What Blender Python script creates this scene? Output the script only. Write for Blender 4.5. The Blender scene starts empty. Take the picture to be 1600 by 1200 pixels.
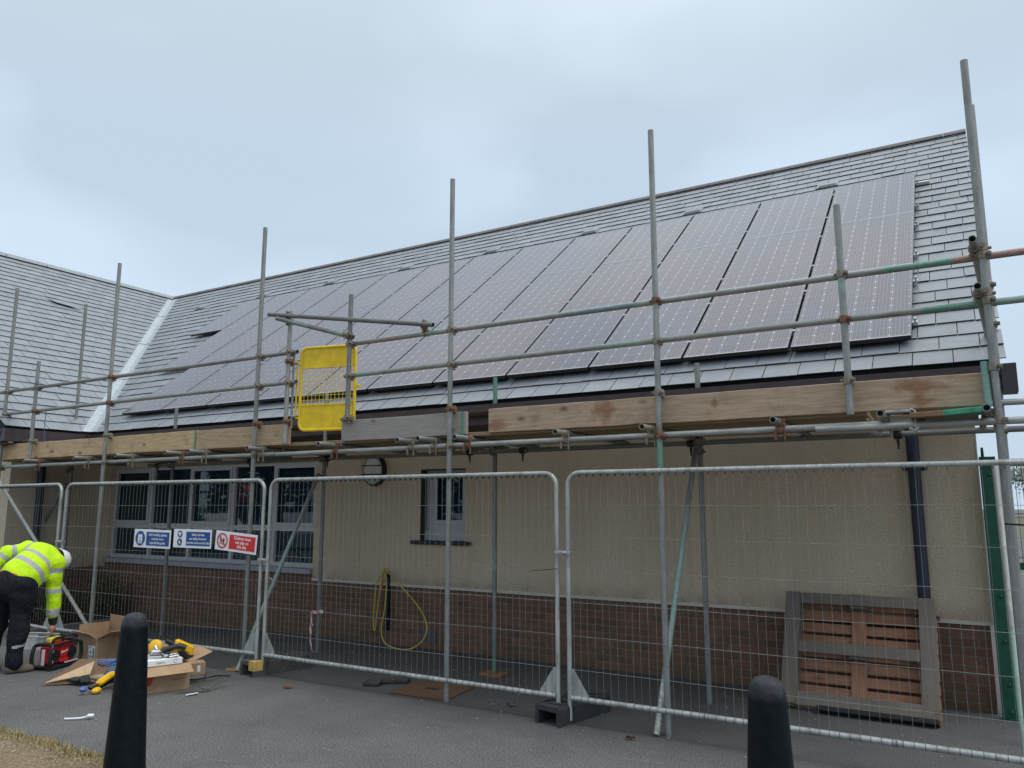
import bpy, math, random
import numpy as np
from mathutils import Vector, Matrix, Quaternion
R = math.radians
S = bpy.context.scene
COL = S.collection
rnd = random.Random(7)

# ------------------------------------------------------------------ camera
cam = bpy.data.cameras.new('Camera')
camo = bpy.data.objects.new('Camera', cam); COL.objects.link(camo)
cam.sensor_width = 36.0; cam.sensor_fit = 'HORIZONTAL'; cam.lens = 36.0 * 1211.55 / 1600.0
cam.clip_start = 0.05; cam.clip_end = 2000
camo.location = (0.367, -7.344, 1.72)
camo.rotation_euler = (R(90 + 8.90), 0, R(30.722))
S.camera = camo

# ------------------------------------------------------------------ world and sun
W = bpy.data.worlds.new('World'); S.world = W; W.use_nodes = True
wt = W.node_tree; wt.nodes.clear()
def wn(t, **k):
    n = wt.nodes.new(t)
    for a, b in k.items(): setattr(n, a, b)
    return n
wo = wn('ShaderNodeOutputWorld'); bg = wn('ShaderNodeBackground')
sky = wn('ShaderNodeTexSky', sky_type='NISHITA', sun_disc=False)
SUN_EL, SUN_AZ = R(60), R(88)           # azimuth measured clockwise from +Y
sky.sun_elevation = SUN_EL; sky.sun_rotation = SUN_AZ
tc = wn('ShaderNodeTexCoord'); mp = wn('ShaderNodeMapping'); mp.inputs['Scale'].default_value = (1.0, 1.0, 2.2)
nz = wn('ShaderNodeTexNoise'); nz.inputs['Scale'].default_value = 2.1; nz.inputs['Detail'].default_value = 3.0
nz.inputs['Roughness'].default_value = 0.4; nz.inputs['Distortion'].default_value = 0.3
rp = wn('ShaderNodeValToRGB')
rp.color_ramp.elements[0].position = 0.42; rp.color_ramp.elements[0].color = (5.75, 7.05, 8.45, 1)
rp.color_ramp.elements[1].position = 0.60; rp.color_ramp.elements[1].color = (6.9, 8.3, 9.9, 1)
mx = wn('ShaderNodeMix', data_type='RGBA'); mx.inputs[0].default_value = 0.93
wt.links.new(tc.outputs['Generated'], mp.inputs['Vector']); wt.links.new(mp.outputs[0], nz.inputs['Vector'])
wt.links.new(nz.outputs[0], rp.inputs[0]); wt.links.new(sky.outputs[0], mx.inputs[6]); wt.links.new(rp.outputs[0], mx.inputs[7])
# an overcast sky is brighter overhead than at the horizon
sp = wn('ShaderNodeSeparateXYZ'); wt.links.new(tc.outputs['Generated'], sp.inputs[0])
mr = wn('ShaderNodeMapRange', interpolation_type='SMOOTHSTEP'); wt.links.new(sp.outputs[2], mr.inputs[0])
mr.inputs[1].default_value = 0.50; mr.inputs[2].default_value = 1.0; mr.inputs[3].default_value = 1.0; mr.inputs[4].default_value = 2.0
vm = wn('ShaderNodeVectorMath', operation='SCALE'); wt.links.new(mx.outputs[2], vm.inputs[0]); wt.links.new(mr.outputs[0], vm.inputs[3])
m2 = wn('ShaderNodeMix', data_type='RGBA', blend_type='MULTIPLY'); 
mr2 = wn('ShaderNodeMapRange'); wt.links.new(sp.outputs[2], mr2.inputs[0]); mr2.inputs[1].default_value = 0.4; mr2.inputs[2].default_value = 0.95
wt.links.new(mr2.outputs[0], m2.inputs[0]); wt.links.new(vm.outputs[0], m2.inputs[6]); m2.inputs[7].default_value = (1.16, 1.02, 0.84, 1)
wt.links.new(m2.outputs[2], bg.inputs['Color']); bg.inputs['Strength'].default_value = 0.1
wt.links.new(bg.outputs[0], wo.inputs[0])
sl = bpy.data.lights.new('Sun', 'SUN'); so = bpy.data.objects.new('Sun', sl); COL.objects.link(so)
sl.energy = 1.5; sl.angle = R(30); sl.color = (1.0, 0.96, 0.9)
sd = Vector((math.sin(SUN_AZ) * math.cos(SUN_EL), math.cos(SUN_AZ) * math.cos(SUN_EL), math.sin(SUN_EL)))
so.rotation_euler = sd.to_track_quat('Z', 'Y').to_euler(); so.location = sd * 60
S.view_settings.view_transform = 'Standard'; S.view_settings.look = 'None'
S.view_settings.exposure = 0.0; S.view_settings.gamma = 1.0
S.render.engine = 'CYCLES'
S.cycles.max_bounces = 8

# ------------------------------------------------------------------ material helpers
class NT:
    def __init__(s, name):
        s.m = bpy.data.materials.new(name); s.m.use_nodes = True; s.t = s.m.node_tree
        s.b = s.t.nodes['Principled BSDF']; s._tc = None
    def n(s, t, **k):
        x = s.t.nodes.new(t)
        for a, b in k.items(): setattr(x, a, b)
        return x
    def l(s, a, b): s.t.links.new(a, b)
    def put(s, sock, v):
        if hasattr(v, 'is_output') or isinstance(v, bpy.types.NodeSocket): s.l(v, sock)
        else: sock.default_value = v
    def tc(s, which='Object'):
        if s._tc is None: s._tc = s.n('ShaderNodeTexCoord')
        return s._tc.outputs[which]
    def map(s, v, scale=(1, 1, 1), loc=(0, 0, 0), rot=(0, 0, 0)):
        x = s.n('ShaderNodeMapping'); s.l(v, x.inputs[0])
        x.inputs['Scale'].default_value = scale; x.inputs['Location'].default_value = loc; x.inputs['Rotation'].default_value = rot
        return x.outputs[0]
    def noise(s, v, scale, detail=4, rough=0.55, dist=0.0):
        x = s.n('ShaderNodeTexNoise'); s.l(v, x.inputs['Vector'])
        x.inputs['Scale'].default_value = scale; x.inputs['Detail'].default_value = detail
        x.inputs['Roughness'].default_value = rough; x.inputs['Distortion'].default_value = dist
        return x.outputs[0]
    def ramp(s, f, stops):
        x = s.n('ShaderNodeValToRGB'); s.l(f, x.inputs[0]); e = x.color_ramp.elements
        while len(e) < len(stops): e.new(0.5)
        for i, (p, c) in enumerate(stops):
            e[i].position = p
            e[i].color = (c, c, c, 1) if isinstance(c, (int, float)) else (*c, 1)
        return x.outputs[0]
    def math(s, op, a, b=None, c=None, clamp=False):
        x = s.n('ShaderNodeMath', operation=op, use_clamp=clamp)
        s.put(x.inputs[0], a)
        if b is not None: s.put(x.inputs[1], b)
        if c is not None: s.put(x.inputs[2], c)
        return x.outputs[0]
    def mix(s, f, a, b, blend='MIX'):
        x = s.n('ShaderNodeMix', data_type='RGBA', blend_type=blend)
        s.put(x.inputs[0], f)
        for k, v in ((6, a), (7, b)):
            s.put(x.inputs[k], (*v, 1) if isinstance(v, tuple) and len(v) == 3 else v)
        return x.outputs[2]
    def sep(s, v):
        x = s.n('ShaderNodeSeparateXYZ'); s.l(v, x.inputs[0]); return x.outputs
    def comb(s, x, y, z):
        c = s.n('ShaderNodeCombineXYZ'); s.put(c.inputs[0], x); s.put(c.inputs[1], y); s.put(c.inputs[2], z); return c.outputs[0]
    def band(s, x, a, b, soft=0.002):        # 1 inside a..b
        u = s.n('ShaderNodeMapRange', interpolation_type='SMOOTHSTEP'); s.put(u.inputs[0], x)
        u.inputs[1].default_value = a - soft; u.inputs[2].default_value = a + soft
        w = s.n('ShaderNodeMapRange', interpolation_type='SMOOTHSTEP'); s.put(w.inputs[0], x)
        w.inputs[1].default_value = b - soft; w.inputs[2].default_value = b + soft
        w.inputs[3].default_value = 1; w.inputs[4].default_value = 0
        return s.math('MULTIPLY', u.outputs[0], w.outputs[0])
    def bump(s, h, strength=0.3, dist=0.01):
        x = s.n('ShaderNodeBump'); x.inputs['Strength'].default_value = strength; x.inputs['Distance'].default_value = dist
        s.l(h, x.inputs['Height']); s.l(x.outputs[0], s.b.inputs['Normal'])
    def set(s, **k):
        for a, v in k.items():
            nm = {'color': 'Base Color', 'rough': 'Roughness', 'metal': 'Metallic', 'spec': 'Specular IOR Level'}[a]
            s.put(s.b.inputs[nm], (*v, 1) if isinstance(v, tuple) and len(v) == 3 else v)
        return s

CACHE = {}
def plain(name, col, rough=0.6, metal=0.0, spec=0.5, var=0.12, scale=14.0, bump=0.0):
    if name in CACHE: return CACHE[name]
    t = NT(name); f = t.noise(t.tc(), scale, 5)
    lo = tuple(c * (1 - var) for c in col); hi = tuple(min(1, c * (1 + var)) for c in col)
    t.set(color=t.ramp(f, [(0.3, lo), (0.7, hi)]), rough=rough, metal=metal, spec=spec)
    if bump: t.bump(t.noise(t.tc(), scale * 6, 3), bump, 0.004)
    CACHE[name] = t.m; return t.m

def galv(bands=(), tone=1.0, warm=0.0, key=None):
    k = ('galv', tuple(bands), round(tone, 2), round(warm, 2))
    if k in CACHE: return CACHE[k]
    t = NT('galvanised_steel'); v = t.tc()
    f = t.noise(t.map(v, (1, 1, 0.16)), 30, 6, 0.6)
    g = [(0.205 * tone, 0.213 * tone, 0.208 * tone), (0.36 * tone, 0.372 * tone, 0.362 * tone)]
    c = t.ramp(f, [(0.3, g[0]), (0.72, g[1])])
    st = t.noise(t.map(v, (1, 1, 0.5)), 7, 6, 0.7)
    c = t.mix(t.ramp(st, [(0.50, 0.0), (0.68, 0.7)]), c, (0.17, 0.155, 0.13))
    pale = t.noise(v, 55, 3, 0.6)
    c = t.mix(t.ramp(pale, [(0.63, 0.0), (0.72, 0.5)]), c, (0.58, 0.6, 0.58))
    rust = t.noise(v, 4.5, 7, 0.75)
    c = t.mix(t.ramp(rust, [(0.66 - warm, 0.0), (0.74 - warm, 0.55)]), c, (0.20, 0.10, 0.05))
    if bands:
        z = t.sep(v)[2]; zz = t.math('ADD', z, t.math('MULTIPLY', t.math('SUBTRACT', t.noise(v, 22, 4), 0.5), 0.12))
        wear = t.ramp(t.noise(v, 38, 6, 0.7), [(0.42, 0.12), (0.58, 0.8)])
        for (a, b, col) in bands:
            c = t.mix(t.math('MULTIPLY', t.band(zz, a, b, 0.02), wear), c, col)
    t.set(color=c, rough=t.ramp(f, [(0.3, 0.42), (0.7, 0.62)]), metal=0.35, spec=0.4)
    t.bump(t.noise(v, 90, 3), 0.12, 0.002)
    CACHE[k] = t.m; return t.m

def timber(base=(0.36, 0.26, 0.165), stains=(), ends=(), grey=0.0, axis=0, seed=0.0, length=1.0):
    """sawn scaffold board; local x runs along the board, z (or y) across it"""
    t = NT('sawn_timber'); v = t.map(t.tc(), (1, 1, 1), (seed, seed * 1.7, seed * 0.6))
    along = (lambda a, b: (a, b, b)) if axis == 0 else (lambda a, b: (b, b, a))
    gr = t.noise(t.map(v, along(0.55, 9)), 7.0, 6, 0.6, 0.6)
    dark = tuple(c * 0.66 for c in base)
    c = t.ramp(gr, [(0.30, dark), (0.62, base)])
    if grey: c = t.mix(t.ramp(t.noise(v, 1.6, 4), [(0.3, grey * 0.5), (0.65, grey)]), c, (0.30, 0.29, 0.27))
    fine = t.noise(t.map(v, along(1.2, 40)), 9.0, 4, 0.7)
    c = t.mix(t.ramp(fine, [(0.52, 0.0), (0.68, 0.6)]), c, tuple(x * 0.42 for x in base))
    kn = t.n('ShaderNodeTexVoronoi'); kn.inputs['Scale'].default_value = 3.6; t.l(t.map(v, (0.75, 1.6, 1.6)), kn.inputs['Vector'])
    c = t.mix(t.ramp(kn.outputs['Distance'], [(0.05, 0.85), (0.17, 0.0)]), c, (0.11, 0.07, 0.045))
    dirt = t.noise(v, 5.5, 6, 0.7)
    c = t.mix(t.ramp(dirt, [(0.52, 0.0), (0.75, 0.6)]), c, (0.17, 0.135, 0.10))
    x, y, z = t.sep(t.tc())[:3]
    wob = t.math('MULTIPLY', t.math('SUBTRACT', t.noise(t.tc(), 16, 5, 0.7), 0.5), 1.5)
    for (cx, cz, rx, rz) in stains:
        d = t.math('ADD', t.math('ABSOLUTE', t.math('DIVIDE', t.math('SUBTRACT', x, cx), rx)),
                   t.math('ABSOLUTE', t.math('DIVIDE', t.math('SUBTRACT', z, cz), rz)))
        d = t.math('ADD', d, wob)
        c = t.mix(t.math('MULTIPLY', t.ramp(d, [(0.35, 0.8), (1.15, 0.0)]), t.ramp(fine, [(0.35, 0.55), (0.6, 1.0)])), c, (0.21, 0.085, 0.035))
    for (a, b, col) in ends: c = t.mix(t.band(x, a, b, 0.002), c, col)
    t.set(color=c, rough=0.85, spec=0.25); t.bump(gr, 0.25, 0.003)
    return t.m

# ------------------------------------------------------------------ mesh builder
def wloc(o):                                  # world place of an unrotated thing or part
    v = Vector((0, 0, 0))
    while o is not None: v += o.location; o = o.parent
    return v
class MB:
    def __init__(s): s.v = []; s.f = []; s.mi = []; s.sm = []; s.ti = []; s.cur = 0; s.tint = 0.5
    def add(s, vs, fs, smooth=False):
        b = len(s.v); s.v.extend([tuple(map(float, p)) for p in vs])
        for f in fs: s.f.append([i + b for i in f]); s.mi.append(s.cur); s.sm.append(smooth); s.ti.append(s.tint)
        return s
    def box(s, c, d, rot=None):
        x, y, z = d[0] / 2, d[1] / 2, d[2] / 2
        vs = [Vector((i * x, j * y, k * z)) for i in (-1, 1) for j in (-1, 1) for k in (-1, 1)]
        if rot is not None: vs = [rot @ p for p in vs]
        return s.add([p + Vector(c) for p in vs], [(0, 1, 3, 2), (4, 6, 7, 5), (0, 4, 5, 1), (2, 3, 7, 6), (0, 2, 6, 4), (1, 5, 7, 3)])
    def bb(s, x0, x1, y0, y1, z0, z1): return s.box(((x0 + x1) / 2, (y0 + y1) / 2, (z0 + z1) / 2), (x1 - x0, y1 - y0, z1 - z0))
    def bev(s, c, d, b=0.01, rot=None):      # box with chamfered edges
        x, y, z = d[0] / 2, d[1] / 2, d[2] / 2
        vs = []; 
        for i in (-1, 1):
            for j in (-1, 1):
                for k in (-1, 1):
                    vs += [(i * x, j * (y - b), k * (z - b)), (i * (x - b), j * y, k * (z - b)), (i * (x - b), j * (y - b), k * z)]
        I = {}
        n = 0
        for i in (-1, 1):
            for j in (-1, 1):
                for k in (-1, 1):
                    for a in range(3): I[(i, j, k, a)] = n; n += 1
        fs = []
        for i in (-1, 1):
            q = [I[(i, j, k, 0)] for j, k in ((-1, -1), (1, -1), (1, 1), (-1, 1))]; fs.append(q if i > 0 else q[::-1])
            q = [I[(j, i, k, 1)] for j, k in ((-1, -1), (-1, 1), (1, 1), (1, -1))]; fs.append(q if i > 0 else q[::-1])
            q = [I[(j, k, i, 2)] for j, k in ((-1, -1), (1, -1), (1, 1), (-1, 1))]; fs.append(q if i > 0 else q[::-1])
        for i in (-1, 1):
            for j in (-1, 1):
                a = [I[(i, j, -1, 0)], I[(i, j, -1, 1)], I[(i, j, 1, 1)], I[(i, j, 1, 0)]]; fs.append(a if i * j < 0 else a[::-1])
                a = [I[(i, -1, j, 0)], I[(i, -1, j, 2)], I[(i, 1, j, 2)], I[(i, 1, j, 0)]]; fs.append(a if i * j > 0 else a[::-1])
                a = [I[(-1, i, j, 1)], I[(-1, i, j, 2)], I[(1, i, j, 2)], I[(1, i, j, 1)]]; fs.append(a if i * j < 0 else a[::-1])
                for k in (-1, 1):
                    a = [I[(i, j, k, 0)], I[(i, j, k, 1)], I[(i, j, k, 2)]]; fs.append(a if i * j * k > 0 else a[::-1])
        vv = [Vector(p) for p in vs]
        if rot is not None: vv = [rot @ p for p in vv]
        return s.add([p + Vector(c) for p in vv], fs)
    def tube(s, p0, p1, r, n=10, r1=None, cap=True, hollow=False):
        p0 = Vector(p0); p1 = Vector(p1); d = (p1 - p0).normalized(); r1 = r if r1 is None else r1
        a = d.orthogonal().normalized(); b = d.cross(a)
        ring = lambda p, q: [p + (a * math.cos(2 * math.pi * i / n) + b * math.sin(2 * math.pi * i / n)) * q for i in range(n)]
        vs = ring(p0, r) + ring(p1, r1)
        s.add(vs, [(i, (i + 1) % n, n + (i + 1) % n, n + i) for i in range(n)], True)
        if hollow:
            for p, q, sg in ((p0, r, 1), (p1, r1, -1)):
                ri = q * 0.82; dp = p + d * (0.10 * sg)
                vs = ring(p, q) + ring(p, ri) + ring(dp, ri)
                fs = []
                for i in range(n):
                    j = (i + 1) % n
                    f1 = (i, n + i, n + j, j); f2 = (n + i, 2 * n + i, 2 * n + j, n + j)
                    fs += [f1[::sg], f2[::sg]]
                fs.append(tuple(range(2 * n, 3 * n))[::-1 * sg])
                s.add(vs, fs)
        elif cap: s.add(vs, [tuple(range(n))[::-1], tuple(range(n, 2 * n))])
        return s
    def path(s, pts, r, n=8, closed=False, radii=None):
        P = [Vector(p) for p in pts]; m = len(P); rings = []; a = None
        for i in range(m):
            if closed: d = P[(i + 1) % m] - P[i - 1]
            else: d = P[min(i + 1, m - 1)] - P[max(i - 1, 0)]
            d.normalize()
            if a is None: a = d.orthogonal().normalized()
            a = (a - d * a.dot(d)).normalized(); b = d.cross(a); q = radii[i] if radii else r
            rings += [P[i] + (a * math.cos(2 * math.pi * k / n) + b * math.sin(2 * math.pi * k / n)) * q for k in range(n)]
        fs = []
        for i in range(m if closed else m - 1):
            j = (i + 1) % m
            for k in range(n): fs.append((i * n + k, i * n + (k + 1) % n, j * n + (k + 1) % n, j * n + k))
        s.add(rings, fs, True)
        if not closed: s.add(rings[:n] + rings[-n:], [tuple(range(n))[::-1], tuple(range(n, 2 * n))])
        return s
    def lathe(s, prof, c=(0, 0, 0), n=32, rot=None, sc=(1, 1, 1)):
        vs = []
        for r, z in prof:
            for i in range(n):
                p = Vector((r * math.cos(2 * math.pi * i / n) * sc[0], r * math.sin(2 * math.pi * i / n) * sc[1], z * sc[2]))
                vs.append((rot @ p if rot is not None else p) + Vector(c))
        fs = [(i * n + k, i * n + (k + 1) % n, (i + 1) * n + (k + 1) % n, (i + 1) * n + k) for i in range(len(prof) - 1) for k in range(n)]
        return s.add(vs, fs, True)
    def prism(s, poly, d):                   # poly: planar 3-D points, extruded by vector d
        P = [Vector(p) for p in poly]; n = len(P); D = Vector(d)
        return s.add(P + [p + D for p in P], [tuple(range(n))[::-1], tuple(range(n, 2 * n))] + [(i, (i + 1) % n, n + (i + 1) % n, n + i) for i in range(n)])
    def quad(s, a, b, c, d): return s.add([a, b, c, d], [(0, 1, 2, 3)])
    def build(s, name, mats, parent=None, local=False, origin=None):
        me = bpy.data.meshes.new(name)
        off = wloc(parent) if (parent is not None and not local) else (Vector(origin) if origin is not None else Vector((0, 0, 0)))
        me.from_pydata([tuple(Vector(p) - off) for p in s.v], [], s.f); me.update()
        mats = mats if isinstance(mats, (list, tuple)) else [mats]
        for m in mats: me.materials.append(m)
        me.polygons.foreach_set('material_index', s.mi); me.polygons.foreach_set('use_smooth', s.sm)
        at = me.attributes.new('tint', 'FLOAT', 'FACE'); at.data.foreach_set('value', s.ti)
        o = bpy.data.objects.new(name, me); COL.objects.link(o)
        if parent is not None: o.parent = parent
        elif origin is not None: o.location = origin
        return o
    def cleanup_normals(s): pass

def tag(o, label=None, cat=None, group=None, kind=None):
    if label: o['label'] = label
    if cat: o['category'] = cat
    if group: o['group'] = group
    if kind: o['kind'] = kind
    return o
def empty(name, loc, label, cat, group=None, rot=None):
    o = bpy.data.objects.new(name, None); COL.objects.link(o); o.location = loc; o.empty_display_size = 0.1
    if rot is not None: o.rotation_euler = rot
    return tag(o, label, cat, group)
def part(mb, name, mats, parent, label=None, local=False):
    o = mb.build(name, mats, parent, local)
    if label: o['label'] = label
    return o
def fix(o):                                  # consistent outward normals
    import bmesh
    bm = bmesh.new(); bm.from_mesh(o.data); bmesh.ops.recalc_face_normals(bm, faces=bm.faces[:]); bm.to_mesh(o.data); bm.free(); return o
def text(body, size, mat, parent, M, name='lettering', bold=0.0, align='CENTER', spacing=1.0, shear=0.0, sx=1.0):
    cu = bpy.data.curves.new(name, 'FONT'); cu.body = body; cu.size = size; cu.align_x = align; cu.align_y = 'CENTER'
    cu.offset = bold * size; cu.space_line = spacing; cu.resolution_u = 3; cu.shear = shear
    t = bpy.data.objects.new('tmp', cu); COL.objects.link(t)
    dg = bpy.context.evaluated_depsgraph_get(); me = bpy.data.meshes.new_from_object(t.evaluated_get(dg))
    bpy.data.objects.remove(t); me.name = name; me.materials.clear(); me.materials.append(mat)
    me.transform(M @ Matrix.Diagonal((sx, 1, 1, 1)))
    o = bpy.data.objects.new(name, me); COL.objects.link(o); o.parent = parent
    return o

# ---- implicit surfaces for the figure, gloves and soft things
def sdf_mesh(prims, lo, hi, res, disp=None):
    lo = np.array(lo); hi = np.array(hi); N = np.ceil((hi - lo) / res).astype(int) + 1
    ax = [lo[i] + res * np.arange(N[i]) for i in range(3)]
    D = np.full(N, 1.0, np.float32)
    for pr in prims:
        a = np.array(pr[0], float); b = np.array(pr[1], float); ra, rb, k = pr[2], pr[3], pr[4]; sc = pr[5] if len(pr) > 5 else None
        m = max(ra, rb) + k + 3 * res; pl = np.minimum(a, b) - m; ph = np.maximum(a, b) + m
        if sc is not None: pl -= m; ph += m
        i0 = np.clip(np.floor((pl - lo) / res).astype(int), 0, N); i1 = np.clip(np.ceil((ph - lo) / res).astype(int) + 1, 0, N)
        if np.any(i1 <= i0): continue
        X, Y, Z = np.meshgrid(ax[0][i0[0]:i1[0]], ax[1][i0[1]:i1[1]], ax[2][i0[2]:i1[2]], indexing='ij')
        P = np.stack([X, Y, Z], -1) - a; d = b - a; L = d @ d
        h = np.clip(P @ d / L, 0, 1) if L > 1e-12 else np.zeros(P.shape[:3])
        Q = P - h[..., None] * d
        if sc is not None:                   # squash along a direction: (unit vector, factor)
            u = np.array(sc[0], float); u /= np.linalg.norm(u); q = Q @ u; Q = Q + (q * (1 / sc[1] - 1))[..., None] * u
        dist = np.linalg.norm(Q, axis=-1) - (ra + (rb - ra) * h)
        sub = D[i0[0]:i1[0], i0[1]:i1[1], i0[2]:i1[2]]
        hh = np.maximum(k - np.abs(sub - dist), 0) / max(k, 1e-6)
        D[i0[0]:i1[0], i0[1]:i1[1], i0[2]:i1[2]] = np.minimum(sub, dist) - hh * hh * k * 0.25
    if disp is not None:
        X, Y, Z = np.meshgrid(*ax, indexing='ij'); D = D + disp(X, Y, Z)
    ins = D < 0
    idx = -np.ones(np.array(N) - 1, int)
    c = np.zeros(np.array(N) - 1, int)
    for dx in (0, 1):
        for dy in (0, 1):
            for dz in (0, 1): c += ins[dx:N[0] - 1 + dx, dy:N[1] - 1 + dy, dz:N[2] - 1 + dz]
    act = (c > 0) & (c < 8); idx[act] = np.arange(act.sum())
    ii = np.argwhere(act); acc = np.zeros((len(ii), 3)); cnt = np.zeros(len(ii))
    cor = [(dx, dy, dz) for dx in (0, 1) for dy in (0, 1) for dz in (0, 1)]
    for p in range(8):
        for q in range(p + 1, 8):
            if sum(abs(np.array(cor[p]) - np.array(cor[q]))) != 1: continue
            A = ii + cor[p]; B = ii + cor[q]; da = D[tuple(A.T)]; db = D[tuple(B.T)]; m = (da < 0) != (db < 0)
            t = np.where(m, da / np.where(m, da - db, 1), 0)[:, None]
            acc += np.where(m[:, None], A + (B - A) * t, 0); cnt += m
    V = lo + res * acc / cnt[:, None]
    F = []
    for a in range(3):
        sl0 = [slice(1, n - 1) for n in N]; sl0[a] = slice(0, N[a] - 1); sl1 = list(sl0); sl1[a] = slice(1, N[a])
        e = ins[tuple(sl0)] != ins[tuple(sl1)]; pos = np.argwhere(e); fl = ins[tuple(sl0)][e]
        off = np.ones(3, int); off[a] = 0; pos = pos + off; u, w = [x for x in range(3) if x != a]
        du = np.zeros(3, int); du[u] = 1; dw = np.zeros(3, int); dw[w] = 1
        q = np.stack([idx[tuple((pos - du - dw).T)], idx[tuple((pos - dw).T)], idx[tuple(pos.T)], idx[tuple((pos - du).T)]], -1)
        flip = fl if a != 1 else ~fl
        q[~flip] = q[~flip][:, ::-1]; F.append(q)
    return V, np.concatenate(F)
def sdf_obj(name, VF, mats, parent, matfn=None, label=None):
    V, F = VF; me = bpy.data.meshes.new(name)
    me.from_pydata((V - np.array(wloc(parent))).tolist() if parent else V.tolist(), [], F.tolist()); me.update()
    for m in (mats if isinstance(mats, list) else [mats]): me.materials.append(m)
    me.polygons.foreach_set('use_smooth', [True] * len(F))
    if matfn is not None: me.polygons.foreach_set('material_index', matfn(V[F].mean(1)).astype(int).tolist())
    o = bpy.data.objects.new(name, me); COL.objects.link(o)
    if parent: o.parent = parent
    if label: o['label'] = label
    return o

# ------------------------------------------------------------------ shared materials
def asphalt():
    t = NT('asphalt'); v = t.tc()
    big = t.noise(v, 0.35, 5, 0.6); mid = t.noise(v, 2.2, 6, 0.65); fine = t.noise(v, 84, 3, 0.7)
    c = t.ramp(big, [(0.3, (0.100, 0.099, 0.100)), (0.7, (0.185, 0.182, 0.180))])
    c = t.mix(t.ramp(mid, [(0.46, 0.0), (0.72, 0.5)]), c, (0.082, 0.082, 0.085))
    c = t.mix(t.ramp(fine, [(0.40, 0.7), (0.54, 0.0)]), c, (0.030, 0.030, 0.032))
    c = t.mix(t.ramp(fine, [(0.55, 0.0), (0.67, 0.65)]), c, (0.31, 0.31, 0.31))
    y = t.sep(v)[1]; wob = t.math('ADD', y, t.math('MULTIPLY', t.math('SUBTRACT', t.noise(v, 1.3, 4), 0.5), 0.5))
    lay = t.band(wob, -1.75, 0.7, 0.32)       # a darker strip of tarmac along the wall
    c = t.mix(t.math('MULTIPLY', lay, 0.4), c, (0.055, 0.056, 0.062))
    sp = t.n('ShaderNodeTexVoronoi'); sp.inputs['Scale'].default_value = 5.0; t.l(v, sp.inputs['Vector'])
    spk = t.ramp(sp.outputs['Distance'], [(0.015, 1.0), (0.035, 0.0)])
    c = t.mix(t.math('MULTIPLY', spk, t.ramp(t.noise(v, 3.0, 3), [(0.55, 0.0), (0.65, 0.8)])), c, (0.5, 0.49, 0.46))
    sc = t.noise(t.map(v, (1, 3.5, 1), rot=(0, 0, 0.6)), 2.6, 7, 0.75, 0.8)
    c = t.mix(t.ramp(sc, [(0.62, 0.0), (0.74, 0.5)]), c, (0.30, 0.29, 0.28))
    t.set(color=c, rough=t.ramp(mid, [(0.3, 0.72), (0.7, 0.9)]), spec=0.35); t.bump(fine, 0.6, 0.006); return t.m
def slate_mat():
    t = NT('roof_slate'); v = t.tc()
    a = t.n('ShaderNodeAttribute', attribute_name='tint')
    c = t.ramp(a.outputs['Fac'], [(0.0, (0.160, 0.176, 0.199)), (0.5, (0.202, 0.220, 0.246)), (1.0, (0.248, 0.266, 0.294))])
    m = t.noise(v, 6, 6, 0.7); c = t.mix(t.ramp(m, [(0.45, 0.0), (0.75, 0.45)]), c, (0.125, 0.145, 0.15))
    s = t.noise(t.map(v, (1, 0.25, 0.25)), 18, 5, 0.7); c = t.mix(t.ramp(s, [(0.58, 0.0), (0.75, 0.4)]), c, (0.30, 0.31, 0.31))
    t.set(color=c, rough=t.ramp(m, [(0.3, 0.30), (0.7, 0.48)]), spec=1.0); t.bump(t.noise(v, 30, 5, 0.6), 0.25, 0.006); return t.m
def render_mat():
    t = NT('pebbledash_render'); v = t.tc()
    f = t.noise(v, 70, 3, 0.7); b = t.noise(t.map(v, (1, 1, 0.35)), 1.1, 5, 0.6)
    c = t.ramp(b, [(0.3, (0.60, 0.495, 0.36)), (0.7, (0.72, 0.61, 0.465))])
    c = t.mix(t.ramp(f, [(0.36, 0.5), (0.48, 0.0)]), c, (0.22, 0.19, 0.14)); c = t.mix(t.ramp(f, [(0.58, 0.0), (0.68, 0.5)]), c, (0.62, 0.58, 0.50))
    st = t.noise(t.map(v, (6, 6, 0.3)), 2.0, 5, 0.6); c = t.mix(t.ramp(st, [(0.52, 0.0), (0.8, 0.25)]), c, (0.29, 0.26, 0.20))
    z_ = t.sep(v)[2]; sp_ = t.math('MULTIPLY', t.band(z_, 0.5, 0.84, 0.10), t.ramp(t.noise(v, 3.5, 5, 0.7), [(0.38, 0.0), (0.62, 0.6)])); c = t.mix(sp_, c, (0.24, 0.20, 0.15))
    t.set(color=c, rough=0.92, spec=0.2); t.bump(f, 0.7, 0.008); return t.m
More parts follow.
